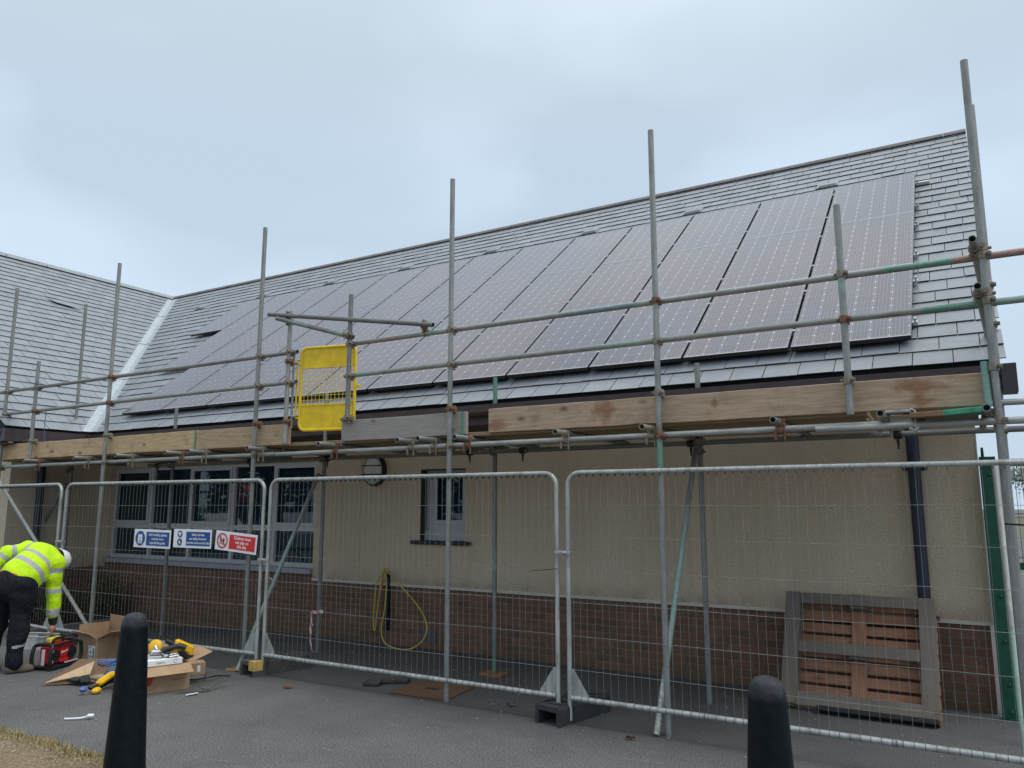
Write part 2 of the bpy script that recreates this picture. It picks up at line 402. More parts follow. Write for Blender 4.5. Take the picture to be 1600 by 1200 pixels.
def brick_mat():
    t = NT('red_brown_brick'); v = t.tc(); x, y, z = t.sep(v)[:3]
    uv = t.comb(t.math('ADD', x, y), z, 0.0)
    b = t.n('ShaderNodeTexBrick'); t.l(uv, b.inputs['Vector']); b.inputs['Scale'].default_value = 1.0
    b.inputs['Brick Width'].default_value = 0.225; b.inputs['Row Height'].default_value = 0.075; b.inputs['Mortar Size'].default_value = 0.007
    b.inputs['Mortar Smooth'].default_value = 0.2; b.inputs['Bias'].default_value = 0.0
    b.inputs['Color1'].default_value = (0.25, 0.122, 0.085, 1); b.inputs['Color2'].default_value = (0.165, 0.093, 0.066, 1); b.inputs['Mortar'].default_value = (0.20, 0.18, 0.155, 1)
    n1 = t.noise(uv, 5, 5, 0.7); c = t.mix(t.ramp(n1, [(0.42, 0.0), (0.72, 0.6)]), b.outputs['Color'], (0.11, 0.075, 0.055))
    n2 = t.noise(uv, 60, 4, 0.7); c = t.mix(t.ramp(n2, [(0.55, 0.0), (0.72, 0.35)]), c, (0.30, 0.19, 0.13))
    mo = t.math('MULTIPLY', t.band(z, -0.4, 0.16, 0.14), t.ramp(t.noise(uv, 2.2, 5, 0.7), [(0.40, 0.0), (0.65, 0.6)]))
    c = t.mix(mo, c, (0.085, 0.085, 0.045))
    t.set(color=c, rough=0.9, spec=0.2); t.bump(t.math('SUBTRACT', n2, b.outputs['Fac']), 0.7, 0.006); return t.m
def solar_mat():
    t = NT('solar_cells'); v = t.tc(); x, y = t.sep(v)[:2]
    P = 0.1585; px = t.math('DIVIDE', t.math('SUBTRACT', x, 0.0275), P); py = t.math('DIVIDE', t.math('SUBTRACT', y, 0.035), P)
    dx = t.math('PINGPONG', px, 0.5); dy = t.math('PINGPONG', py, 0.5); dyh = t.math('PINGPONG', t.math('MULTIPLY', py, 2.0), 0.5)
    cell = t.n('ShaderNodeTexWhiteNoise', noise_dimensions='2D'); t.l(t.comb(t.math('FLOOR', px), t.math('FLOOR', py), 0.0), cell.inputs['Vector'])
    c = t.ramp(cell.outputs[0], [(0.0, (0.036, 0.026, 0.042)), (1.0, (0.058, 0.044, 0.062))])
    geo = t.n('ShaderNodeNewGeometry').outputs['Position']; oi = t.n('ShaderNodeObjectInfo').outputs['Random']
    sky_mottle = t.noise(geo, 0.75, 4, 0.55, 0.4); sky_mottle = t.math('ADD', sky_mottle, t.math('MULTIPLY', t.math('SUBTRACT', oi, 0.5), 0.10))  # mottled sky reflection, painted into the cell colour as brown and blue
    c = t.mix(t.ramp(sky_mottle, [(0.38, 0.0), (0.58, 0.85)]), c, (0.084, 0.054, 0.068)); c = t.mix(t.ramp(sky_mottle, [(0.36, 0.75), (0.50, 0.0)]), c, (0.050, 0.052, 0.092))
    bus = t.math('PINGPONG', t.math('ADD', t.math('MULTIPLY', px, 5.0), 0.5), 0.5)
    line = lambda d, w: t.math('LESS_THAN', d, w)
    c = t.mix(t.math('MULTIPLY', line(bus, 0.065), 0.8), c, (0.20, 0.19, 0.235))
    c = t.mix(t.math('MULTIPLY', line(dyh, 0.02), 0.2), c, (0.3, 0.3, 0.35))
    c = t.mix(line(dx, 0.012), c, (0.32, 0.31, 0.36)); c = t.mix(t.math('MULTIPLY', line(dy, 0.012), 0.4), c, (0.32, 0.31, 0.36))
    c = t.mix(line(t.math('ADD', dx, dy), 0.068), c, (0.66, 0.66, 0.72))
    inx = t.math('MULTIPLY', t.band(x, 0.0275, 0.0275 + 6 * P, 0.001), t.band(y, 0.035, 0.035 + 10 * P, 0.001))
    c = t.mix(inx, (0.10, 0.095, 0.115), c)
    t.set(color=c, rough=t.ramp(t.noise(geo, 1.2, 5, 0.7), [(0.3, 0.05), (0.7, 0.13)]), spec=0.75)
    t.b.inputs['Sheen Weight'].default_value = 0.22; t.b.inputs['Sheen Roughness'].default_value = 0.35       # sheen added to lift the glass at grazing view
    return t.m
def glass_mat():
    t = NT('window_glass'); t.set(color=(0.008, 0.030, 0.048), rough=0.015, spec=0.6); t.bump(t.noise(t.tc(), 1.3, 2), 0.02, 0.05); return t.m
def lead_mat():
    t = NT('lead_flashing'); v = t.tc(); f = t.noise(v, 9, 6, 0.7)
    t.set(color=t.ramp(f, [(0.3, (0.34, 0.38, 0.42)), (0.7, (0.48, 0.52, 0.56))]), rough=0.45, metal=0.25); t.bump(f, 0.3, 0.01); return t.m
def cardboard():
    t = NT('cardboard'); v = t.tc(); f = t.noise(v, 8, 5, 0.6); g = t.noise(t.map(v, (80, 80, 3)), 3, 2)
    c = t.ramp(f, [(0.3, (0.36, 0.24, 0.145)), (0.7, (0.46, 0.315, 0.195))]); c = t.mix(t.ramp(g, [(0.5, 0.0), (0.7, 0.2)]), c, (0.30, 0.19, 0.11))
    t.set(color=c, rough=0.85, spec=0.25); return t.m

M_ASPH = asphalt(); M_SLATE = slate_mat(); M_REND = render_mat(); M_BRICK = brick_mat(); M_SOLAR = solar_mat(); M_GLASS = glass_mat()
M_LEAD = lead_mat(); M_CARD = cardboard(); M_GALV = galv(); M_FENCE = galv(tone=1.5); M_WIRE = galv(tone=1.05)
M_DARK = plain('roof_felt', (0.02, 0.02, 0.022), 0.9); M_EDGE = plain('slate_edge', (0.05, 0.055, 0.06), 0.8)  # slate edges darkened to draw the shadow line at each tail
M_FASC = plain('brown_fascia', (0.055, 0.042, 0.05), 0.45, var=0.2); M_SOFF = plain('soffit_board', (0.10, 0.085, 0.07), 0.8)
M_RIDGE = plain('ridge_tile', (0.19, 0.168, 0.165), 0.8, var=0.25, scale=3)
M_ALU = plain('panel_frame', (0.50, 0.49, 0.54), 0.45, 0.5); M_BLK = plain('black_plastic', (0.012, 0.012, 0.014), 0.45)
M_UPVC = plain('grey_window_frame', (0.58, 0.58, 0.61), 0.4, var=0.06); M_SILLG = plain('grey_sill', (0.36, 0.37, 0.41), 0.5, var=0.1)
M_SLATESILL = plain('dark_sill', (0.03, 0.032, 0.045), 0.6); M_NAVY = plain('downpipe_paint', (0.018, 0.022, 0.045), 0.4, var=0.2)
M_TIE = plain('wire_wrap', (0.17, 0.18, 0.19), 0.6, 0.3)  # wire wraps coloured darker to include the shadow around them
M_COUP = plain('coupler_steel', (0.26, 0.23, 0.18), 0.6, 0.5, var=0.45, scale=30); M_COUPR = plain('rusty_coupler', (0.20, 0.105, 0.06), 0.75, 0.2, var=0.5, scale=30)
M_YEL = plain('yellow_gate_paint', (0.80, 0.56, 0.012), 0.42, var=0.16, scale=9); M_RUB = plain('rubber_block', (0.035, 0.036, 0.04), 0.85, var=0.3)
M_GREYBLK = plain('grey_rubber_block', (0.085, 0.083, 0.078), 0.85, var=0.3)
M_WHITE = plain('white_plastic', (0.78, 0.79, 0.8), 0.45, var=0.04)
M_RENDEDGE = plain('pale_corner_bead', (0.62, 0.58, 0.50), 0.7, var=0.06)
M_GREENF = plain('green_fence_paint', (0.010, 0.085, 0.055), 0.35, var=0.2)

# ------------------------------------------------------------------ ground
def ground():
    xs = [-400, -120, -50, -25, -16] + [-14 + i * 0.5 for i in range(29)] + [2, 6, 15, 50, 120, 400]
    ys = [-400, -120, -50, -20, -10] + [-5 + i * 0.5 for i in range(14)] + [4, 8, 15, 50, 120, 400]
    sm = lambda a: (lambda q: q * q * (3 - 2 * q))(max(0.0, min(1.0, a)))
    z = lambda x, y: -0.16 * sm((-7.5 - x) / 4.5) * sm((y + 1.3) / 1.3)
    m = MB(); vs = [(x, y, z(x, y)) for x in xs for y in ys]; n = len(ys)
    m.add(vs, [(i * n + j, (i + 1) * n + j, (i + 1) * n + j + 1, i * n + j + 1) for i in range(len(xs) - 1) for j in range(n - 1)], True)
    tag(m.build('ground', M_ASPH), kind='structure')
ground()
def verge():
    t = NT('dry_verge'); v = t.tc(); f = t.noise(v, 40, 5, 0.7); g = t.noise(v, 3, 5, 0.7)
    c = t.ramp(f, [(0.3, (0.15, 0.105, 0.065)), (0.55, (0.30, 0.225, 0.145)), (0.75, (0.42, 0.34, 0.24))])
    c = t.mix(t.ramp(g, [(0.45, 0.0), (0.7, 0.5)]), c, (0.16, 0.13, 0.06)); t.set(color=c, rough=0.95, spec=0.15); t.bump(f, 0.8, 0.03)
    m = MB(); r = random.Random(3); n = 160; x0, x1 = -14.0, 6.0; e = []
    for i in range(n + 1):
        x = x0 + (x1 - x0) * i / n; e.append((x, -3.95 + 0.05 * math.sin(x * 3.1) + 0.04 * math.sin(x * 7.7 + 1) + r.uniform(-.025, .025)))
    rows = [(0.0, 0.004), (0.05, 0.025), (0.4, 0.035), (1.2, 0.03), (6.0, 0.02)]
    vs = [(x, y - d, z + r.uniform(0, .008) * (d > 0)) for d, z in rows for x, y in e]
    m.add(vs, [(k * (n + 1) + i, (k + 1) * (n + 1) + i, (k + 1) * (n + 1) + i + 1, k * (n + 1) + i + 1) for k in range(len(rows) - 1) for i in range(n)], True)
    tag(m.build('grass_verge', t.m), kind='structure')
    g = MB()
    for i in range(9000):
        x = r.uniform(-8.5, -3.6); y = -3.93 - abs(r.gauss(0, 0.16)) if i % 3 else -3.95 - r.uniform(0, 1.3)
        h = r.uniform(.012, .045) * (1.2 if y > -4.1 else .6); a = r.uniform(0, 6.28); w = r.uniform(.002, .005); l = r.uniform(.01, .04)
        g.tint = r.random(); dx, dy = math.cos(a), math.sin(a)
        g.add([(x - dy * w, y + dx * w, .02), (x + dy * w, y - dx * w, .02), (x + dx * l, y + dy * l, .02 + h)], [(0, 1, 2)])
    t2 = NT('dry_grass'); at = t2.n('ShaderNodeAttribute', attribute_name='tint')
    t2.set(color=t2.ramp(at.outputs['Fac'], [(0.0, (0.10, 0.10, 0.03)), (0.4, (0.27, 0.215, 0.085)), (1.0, (0.46, 0.37, 0.19))]), rough=0.9, spec=0.15)
    tag(g.build('dry_grass', t2.m), 'short straw coloured grass along the ragged edge of the tarmac', 'grass', kind='stuff')
verge()

# ------------------------------------------------------------------ school building
PM = R(37.177); PW = math.atan2(4.45, 6.5)
CM, SM_ = math.cos(PM), math.sin(PM); EY, EZ = -0.235, 2.86; LM = 7.37          # main slope, measured from the eave
EX = -11.6; CW, SW = math.cos(PW), math.sin(PW); LW = 6.5 / CW
RY, RZ = EY + LM * CM, EZ + LM * SM_
def mroof(x, t, up=0.0): return Vector((x, EY + t * CM - up * SM_, EZ + t * SM_ + up * CM))
def wroof(y, s, up=0.0): return Vector((EX - s * CW + up * SW, y, EZ + s * SW + up * CW))
XRIDGE = EX - LW * CW
vx = lambda t: EX - (t / LM) * 6.5                        # valley on the main slope
vy = lambda s: EY + (s / LW) * (RY - EY)                  # valley on the wing slope
BLD = empty('school_building', (-6.0, 0.55, 0.0), 'single storey school with grey slate roof, beige rendered walls and brick base', 'building')
def building():
    b = BLD
    # walls of pebbledash render with openings
    m = MB(); Y0, Y1, T = 0.55, 0.85, 2.62
    m.bb(-12.4, -12.22, Y0, Y1, 0.72, T); m.bb(-12.22, -7.48, Y0, Y1, 2.34, T); m.bb(-7.48, -5.66, Y0, Y1, 0.72, T)
    m.bb(-5.66, -4.985, Y0, Y1, 2.17, T); m.bb(-5.66, -4.985, Y0, Y1, 0.72, 1.29); m.bb(-4.985, 0.39, Y0, Y1, 0.72, T)
    zz = lambda y: EZ + (y - EY) * SM_ / CM - 0.13
    m.prism([(0.09, 0.85, 0.72), (0.09, 10.43, 0.72), (0.09, 10.43, zz(0.85)), (0.09, RY, zz(RY)), (0.09, 0.85, zz(0.85))], (0.30, 0, 0))
    m.bb(-12.4, 0.39, 10.43, 10.73, 0.72, T)
    part(m, 'wall', M_REND, b, 'beige pebbledash rendered wall')
    m = MB(); m.bb(-12.7, -12.4, -0.97, 0.85, 0.72, 2.72)
    m.prism([(-12.7, -0.97, 0.72), (-23.8, -0.97, 0.72), (-23.8, -0.97, 2.72), (XRIDGE, -0.97, RZ - 0.3), (-12.7, -0.97, 2.72)], (0, 0.3, 0))
    part(m, 'wall', M_REND, b, 'beige rendered wall of the projecting wing')
    m = MB(); m.bb(-12.394, 0.37, 0.568, 0.84, -0.4, 0.722); m.bb(0.08, 0.372, 0.84, 10.7, -0.1, 0.722)
    m.bb(-12.69, -12.418, -0.95, 0.84, -0.4, 0.722); m.bb(-23.8, -12.69, -0.952, -0.66, -0.4, 0.722)
    m.bb(-12.2, -7.5, 0.568, 0.84, 0.722, 0.80)
    part(m, 'plinth', M_BRICK, b, 'red brown brick base of the wall')
    m = MB(); m.bb(-7.48, 0.388, 0.540, 0.549, 0.715, 0.745); m.bb(0.386, 0.396, 0.544, 0.57, 0.73, 2.62); m.bb(-6.672, -6.660, 0.543, 0.549, 0.746, 2.6)
    part(m, 'render_bead', M_RENDEDGE, b)
    # main roof slope and the slope behind
    def slates(m, P, n0, n1, L, lo, hi, g=0.25, w=0.30, seed=1, skip=None):
        r = random.Random(seed); n = int(math.ceil(L / g))
        for c in range(n):
            t0 = c * g - 0.03; t1 = min(L, t0 + g + 0.05); x = n0 + (0.5 * w if c % 2 else 0) - w * 2
            while x < n1:
                ww = w + r.uniform(-.006, .006); xa, xb = x + .0032, x + ww - .0032; x += ww
                a0, b0 = max(xa, lo(t0)), min(xb, hi(t0)); a1, b1 = max(xa, lo(t1)), min(xb, hi(t1))
                if b0 - a0 < .02 and b1 - a1 < .02: continue
                if b0 < a0: a0, b0 = (b0, b0) if hi(t0) < x else (a0, a0)
                if b1 < a1: a1, b1 = (b1, b1) if hi(t1) < x else (a1, a1)
                j = r.uniform(-.004, .004); l0 = .018 + r.uniform(-.002, .004); l1 = .004; th = .008; d = r.uniform(-.0015, .0015)
                m.tint = min(1, max(0, r.gauss(.5, .15)))
                q = [P(a0, t0 + j, l0 - th + d), P(b0, t0 + j, l0 - th - d), P(b1, t1, l1 - th + .004), P(a1, t1, l1 - th + .004),
                     P(a0, t0 + j, l0 + d), P(b0, t0 + j, l0 - d), P(b1, t1, l1), P(a1, t1, l1)]
                m.cur = 0; m.add(q, [(4, 5, 6, 7)]); m.cur = 2; m.add(q, [(0, 1, 5, 4), (1, 2, 6, 5), (3, 0, 4, 7), (3, 2, 1, 0)])
    m = MB(); m.cur = 1
    m.prism([mroof(EX, 0, -0.01), mroof(0.60, 0, -0.01), mroof(0.60, LM, -0.01), mroof(XRIDGE, LM, -0.01)], mroof(0, 0, -0.09) - mroof(0, 0, -0.01))
    bk = lambda x, t, up=0.0: Vector((x, 2 * RY - (EY + t * CM - up * SM_), EZ + t * SM_ + up * CM))
    m.prism([bk(XRIDGE, LM, -0.01), bk(0.40, LM, -0.01), bk(0.40, 0, -0.01), bk(XRIDGE, 0, -0.01)], bk(0, 0, -0.09) - bk(0, 0, -0.01))
    slates(m, mroof, -18.6, 0.63, LM, lambda t: vx(t) + 0.17, lambda t: 0.645)
    rf = part(m, 'roof', [M_SLATE, M_DARK, M_EDGE], b, 'long grey slate roof slope under the solar panels')
    m = MB(); m.cur = 1
    m.prism([wroof(-1.5, 0, -0.01), wroof(EY, 0, -0.01), wroof(RY, LW, -0.01), wroof(-1.5, LW, -0.01)], wroof(0, 0, -0.09) - wroof(0, 0, -0.01))
    wb = lambda y, s, up=0.0: Vector((2 * XRIDGE - wroof(y, s, up).x, y, wroof(y, s, up).z))
    m.prism([wb(-1.5, LW, -0.01), wb(RY + 6, LW, -0.01), wb(RY + 6, 0, -0.01), wb(-1.5, 0, -0.01)], wb(0, 0, -0.09) - wb(0, 0, -0.01))
    slates(m, wroof, -1.5, RY + .1, LW, lambda s: -1.52, lambda s: vy(s) - 0.15, seed=5)
    wf = part(m, 'roof', [M_SLATE, M_DARK, M_EDGE], b, 'grey slate roof slope of the projecting wing')
    # broken slate patch on the wing roof
    m = MB(); m.quad(wroof(1.30, 5.62, .03), wroof(1.75, 5.60, .03), wroof(1.95, 5.32, .05), wroof(1.42, 5.42, .05)); o = part(m, 'slipped_slate', M_SLATE, wf) 
    # ridges
    m = MB(); x = XRIDGE
    while x < 0.62:
        x1 = min(x + 0.45, 0.65)
        for sx, up in ((x, .0), ):
            pr = []
            for k in range(7):
                a = math.pi * k / 6; pr.append((RY + 0.115 * math.cos(a), RZ - 0.045 + 0.085 * math.sin(a)))
            n = len(pr); vs = [(xx, y, z) for xx in (x + .003, x1 - .003) for y, z in pr]
            m.add(vs, [(i, i + 1, n + i + 1, n + i) for i in range(n - 1)], True); m.add(vs, [tuple(range(n)), tuple(range(n, 2 * n))[::-1]])
        x = x1
    o = part(m, 'ridge_tiles', M_RIDGE, rf)
    m = MB(); y = -1.52
    while y < RY + 5:
        pr = [(XRIDGE + 0.17, RZ - 0.075), (XRIDGE + .02, RZ + .045), (XRIDGE - .02, RZ + .045), (XRIDGE - 0.17, RZ - 0.075)]
        m.add([(px, yy, pz) for yy in (y, y + .895) for px, pz in pr], [(0, 1, 5, 4), (1, 2, 6, 5), (2, 3, 7, 6)])
        m.bb(XRIDGE + .125, XRIDGE + .155, y + .06, y + .10, RZ - .07, RZ - .035); y += 0.9
    o = part(m, 'ridge_capping', plain('grey_ridge', (0.27, 0.29, 0.31), 0.6), wf)
    # lead valley
    m = MB(); k = 12
    A = [mroof(vx(LM * i / k) + 0.24, LM * i / k, .008) for i in range(k + 1)]
    Cc = [mroof(vx(LM * i / k), LM * i / k, .010) for i in range(k + 1)]
    B = [wroof(vy(LW * i / k) - 0.20, LW * i / k, .008) for i in range(k + 1)]
    for i in range(k): m.quad(A[i], A[i + 1], Cc[i + 1], Cc[i]); m.quad(Cc[i], Cc[i + 1], B[i + 1], B[i])
    for f in (.27, .52, .78):
        p = mroof(vx(LM * f) + .2, LM * f, .018); q = mroof(vx(LM * f), LM * f, .02); u = wroof(vy(LW * f) - .16, LW * f, .018)
        dz = (Cc[1] - Cc[0]).normalized() * .05; m.quad(p, p + dz, q + dz, q); m.quad(q, q + dz, u + dz, u)
    part(m, 'valley_flashing', M_LEAD, b, 'pale lead lining of the valley between the two roofs')
    # roof vents below the ridge
    for vxp in (-1.18, -3.22, -5.05, -7.06, -9.08, -11.1, -13.15, -15.3):
        m = MB(); t0 = 5.86; m.cur = 0
        p = lambda dx, t, u: mroof(vxp + dx, t, u)
        q = [p(-.15, t0 - .12, .030), p(.15, t0 - .12, .030), p(.15, t0 + .10, .022), p(-.15, t0 + .10, .022), p(-.15, t0 - .12, .010), p(.15, t0 - .12, .010), p(.15, t0 + .10, .006), p(-.15, t0 + .10, .006)]
        m.add(q, [(0, 1, 2, 3), (1, 5, 6, 2), (4, 0, 3, 7), (2, 6, 7, 3)]); m.cur = 1; m.add(q, [(4, 5, 1, 0)])
        m.add([p(-.12, t0 - .09, .033), p(.12, t0 - .09, .033), p(.12, t0 - .01, .030), p(-.12, t0 - .01, .030)], [(0, 1, 2, 3)])
        o = part(m, 'roof_vent', [M_SLATE, M_BLK], rf)
    # eaves: fascia, soffit, gutter
    m = MB(); m.bb(-11.62, 0.60, -0.20, -0.17, 2.60, 2.80); m.bb(0.565, 0.60, -0.17, 0.60, 2.575, 2.80); part(m, 'fascia', M_FASC, b, 'dark brown eaves board')
    m = MB(); m.bb(-11.6, 0.56, -0.168, 0.552, 2.60, 2.619); m.bb(-12.41, -11.62, -1.46, 0.552, 2.60, 2.619); part(m, 'soffit', M_SOFF, b)
    m = MB(); m.prism([(-11.7, -0.345, 2.80), (-11.7, -0.203, 2.80), (-11.7, -0.203, 2.70), (-11.7, -0.30, 2.69), (-11.7, -0.34, 2.72)], (12.40, 0, 0)); fix(part(m, 'gutter', M_FASC, b, 'dark brown gutter along the eave'))
    m = MB(); m.bb(0.60, 0.70, -0.37, -0.16, 2.58, 2.80); part(m, 'eaves_box_end', plain('eaves_box', (0.04, 0.035, 0.04), 0.5), b)
    m = MB(); m.prism([(-11.68, -1.52, 2.82), (-11.56, -1.52, 2.82), (-11.56, -1.52, 2.64), (-11.68, -1.52, 2.64)], (0, 1.32, 0)); 
    m.prism([wroof(-1.53, 0, -.09), wroof(-1.53, LW, -.09), wroof(-1.53, LW, -.30), wroof(-1.53, 0, -.30)], (0, .03, 0)); fix(part(m, 'bargeboard', M_FASC, b))
    # downpipes
    for (px, py, z0, z1, rr, ax) in ((-0.10, 0.46, 0.0, 2.62, .052, 0), (-12.31, -0.55, -0.2, 2.62, .055, 1)):
        m = MB(); m.tube((px, py, z0), (px, py, z1), rr, 18)
        for z in (2.05, 0.75):
            m.tube((px, py, z - .03), (px, py, z + .03), rr + .008, 18)
            if ax == 0: m.bb(px - .10, px + .10, 0.525, 0.548, z - .018, z + .018); m.bb(px - .02, px + .02, py + rr, .53, z - .015, z + .015)
            else: m.bb(-12.398, -12.37, py - .1, py + .1, z - .018, z + .018)
        m.path([(px, py, 2.60), (px, py - .05 if ax == 0 else py, 2.68), (px + (.1 if ax else 0), py - .25 if ax == 0 else py, 2.73)], rr * .9, 12)
        part(m, 'downpipe', M_NAVY, b, 'dark navy round downpipe')
    # classroom window: five bays, opening sashes over fixed lights
    W_ = (-12.22, -11.22, -10.24, -9.26, -8.37, -7.48); Yf = 0.64
    m = MB(); z0, z1, zt = 0.87, 2.34, 1.40
    m.bb(W_[0], W_[-1], Yf, Yf + .09, z1 - .05, z1); m.bb(W_[0], W_[-1], Yf, Yf + .09, z0, z0 + .06); m.bb(W_[0], W_[0] + .06, Yf, Yf + .09, z0 + .06, z1 - .05); m.bb(W_[-1] - .06, W_[-1], Yf, Yf + .09, z0 + .06, z1 - .05)
    for x in W_[1:-1]: m.bb(x - .03, x + .03, Yf, Yf + .09, z0 + .06, z1 - .05)
    for i in range(5):
        a = W_[i] + (.06 if i == 0 else .03); c = W_[i + 1] - (.06 if i == 4 else .03); m.bb(a, c, Yf, Yf + .09, zt - .03, zt + .03)
        if i % 2 == 0:
            u, v = zt + .03, z1 - .05
            m.bb(a, c, Yf - .02, Yf - .002, u, u + .05); m.bb(a, c, Yf - .02, Yf - .002, v - .04, v); m.bb(a, a + .04, Yf - .02, Yf - .002, u + .05, v - .04); m.bb(c - .04, c, Yf - .02, Yf - .002, u + .05, v - .04)
    w = part(m, 'window', M_UPVC, b, 'wide five bay grey framed classroom window')
    for i in range(5):
        for (u, v) in ((z0 + .06, zt - .035), (zt + .035, z1 - .05)):
            m = MB(); m.bb(W_[i] + .035, W_[i + 1] - .035, Yf + .045, Yf + .055, u, v); o = part(m, 'pane', M_GLASS, w)
    m = MB(); m.bb(-12.22, -7.48, 0.50, 0.66, 0.802, 0.868); o = part(m, 'sill', M_SILLG, w)
    # small window with a dark reveal
    m = MB(); a, c, z0, z1 = -5.575, -4.985, 1.42, 2.17
    m.bb(a, c, .66, .74, z1 - .05, z1); m.bb(a, c, .66, .74, z0, z0 + .07); m.bb(a, a + .05, .66, .74, z0 + .07, z1 - .05); m.bb(c - .05, c, .66, .74, z0 + .07, z1 - .05)
    m.bb(a + .05, c - .05, .64, .658, z0 + .07, z0 + .12); m.bb(a + .05, c - .05, .64, .658, z1 - .10, z1 - .05); m.bb(a + .05, a + .1, .64, .658, z0 + .12, z1 - .1); m.bb(c - .1, c - .05, .64, .658, z0 + .12, z1 - .1)
    m.bb(-5.66, -4.985, .63, .74, 1.285, z0 - .02); m.bb(-5.66, -4.985, .66, .74, z0 - .02, z0); m.bb(-5.66, a, .66, .74, z0, 2.17)
    w = part(m, 'window', plain('pale_window_frame', (0.50, 0.51, 0.56), 0.4, var=.05), b, 'small pale framed window')
    m = MB(); m.bb(a + .05, c - .05, .70, .71, z0 + .07, z1 - .05); o = part(m, 'pane', M_GLASS, w)
    m = MB(); m.bev((-5.33, .56, 1.268), (.88, .16, .045), .012); o = part(m, 'sill', M_SLATESILL, w)
    m = MB(); m.bb(-5.659, -5.645, .545, .655, 1.295, 2.168); m.bb(-5.645, -4.987, .545, .655, 2.156, 2.168); o = part(m, 'reveal_trim', plain('dark_reveal', (0.05, 0.04, 0.035), .7), w)
    # oval bulkhead lamp
    m = MB(); rx = Matrix.Rotation(R(90), 3, 'X'); m.lathe([(0, 0), (.172, 0), (.176, .02), (.176, .085), (.166, .095), (.160, .09), (.160, .05)], (-6.38, .548, 2.17), 28, rx, (.95, 1.15, 1)); lm = part(m, 'wall_lamp', M_BLK, b, 'round black wall lamp with pale barred lens')
    m = MB(); m.lathe([(.159, .06), (.157, .095), (.13, .118), (.07, .13), (0, .133)], (-6.38, .548, 2.17), 24, rx, (.95, 1.15, 1)); o = part(m, 'lens', plain('lamp_lens', (.66, .63, .56), .35, var=.05), lm)
    m = MB(); m.bb(-6.53, -6.23, .408, .44, 2.225, 2.238); m.bb(-6.53, -6.23, .408, .44, 2.11, 2.123); o = part(m, 'guard_bar', M_BLK, lm)
    # air brick low in the plinth
    m = MB(); m.bb(-5.62, -5.40, .555, .569, .08, .225); part(m, 'air_brick', plain('air_brick', (.10, .10, .11), .8, var=.3, scale=60), b)
building()

# ------------------------------------------------------------------ solar panels and their rails
PW_, PH_ = 0.992, 1.648
STEELC = plain('clamp_steel', (.42, .42, .44), .45, .5)
def panels():
    fr = MB(); b = 0.009; w, h, d = PW_, PH_, 0.040
    for (z0, z1, q, k) in ((-d, -0.003, 0.0, 1), (-0.003, 0.002, 0.0006, 0)):      # dark sides under a thin bright lip
        fr.cur = k; fr.bb(-q, w + q, -q, b, z0, z1); fr.bb(-q, w + q, h - b, h + q, z0, z1); fr.cur = 2 if k == 0 else k; fr.bb(-q, b, b, h - b, z0, z1); fr.bb(w - b, w + q, b, h - b, z0, z1)
    gl = MB(); gl.bb(b, w - b, b, h - b, -0.012, 0.0)
    bk = MB(); bk.bb(b, w - b, b, h - b, -0.03, -0.014)
    cl = MB(); cl.bb(-0.0275, 0.002, -0.016, 0.016, -0.02, 0.004)
    proto = []
    words = {0: 'bottom', 1: 'middle', 2: 'top'}
    ordn = ['right hand end', 'second from the right', 'third from the right', 'fourth from the right', 'fifth from the right', 'sixth from the right', 'seventh from the right',
            'eighth from the right', 'ninth from the right', 'tenth from the right', 'eleventh from the right', 'twelfth from the right', 'thirteenth from the right']
    for j, n in ((0, 11), (1, 12), (2, 13)):
        for i in range(n):
            last = 'left end by the valley' if i == n - 1 else ordn[i]
            v = j * 1.66
            loc = (-(i + 1) * 1.02 + 0.014, v * CM, 3.165 + v * SM_)
            e = empty('solar_panel', loc, 'solar panel in the %s row on the slate roof, %s' % (words[j], last), 'solar panel', 'solar panels on the slate roof', (PM, 0, 0))
            if not proto:
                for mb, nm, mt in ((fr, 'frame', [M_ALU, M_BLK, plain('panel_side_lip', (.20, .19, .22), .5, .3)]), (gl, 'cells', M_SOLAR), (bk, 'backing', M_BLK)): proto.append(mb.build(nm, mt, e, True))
                for y in (0.35, 1.30):
                    o = cl.build('clamp', STEELC, e, True); o.location = (0, y, 0); proto.append(o)
            else:
                for o in proto:
                    c = o.copy(); COL.objects.link(c); c.parent = e
    k = 0
    names = ['lowest', 'second lowest', 'third lowest', 'third highest', 'second highest', 'highest']
    for j, n in ((0, 11), (1, 12), (2, 13)):
        for f in (0.35, 1.30):
            v = j * 1.66 + f; o_ = Vector((0, v * CM, 3.165 + v * SM_)); up = Vector((0, -SM_, CM))
            m = MB(); x0 = -n * 1.02 - .03; x1 = 0.03 if k != 5 else 0.15
            rot = Matrix.Rotation(PM, 3, 'X')
            m.box(o_ + up * -0.058 + Vector(((x0 + x1) / 2, 0, 0)), (x1 - x0, .038, .036), rot)
            o = m.build('mounting_rail', plain('rail_aluminium', (0.62, 0.62, 0.62), .35, .7), origin=o_)
            m2 = MB(); m2.box(o_ + up * -0.02 + Vector((.012, 0, 0)), (.016, .03, .035), rot); part(m2, 'end_clamp', M_ALU, o)
            for hx in (-.03, -2.1, -4.3, -6.5, -8.7):
                m3 = MB(); m3.box(o_ + up * -0.09 + Vector((hx, -.02, 0)), (.04, .10, .03), rot); part(m3, 'roof_hook', M_BLK, o)
            tag(o, 'aluminium mounting rail under the solar panels, %s of the six rail ends' % names[k], 'rail', 'rails under the solar panels'); k += 1
panels()

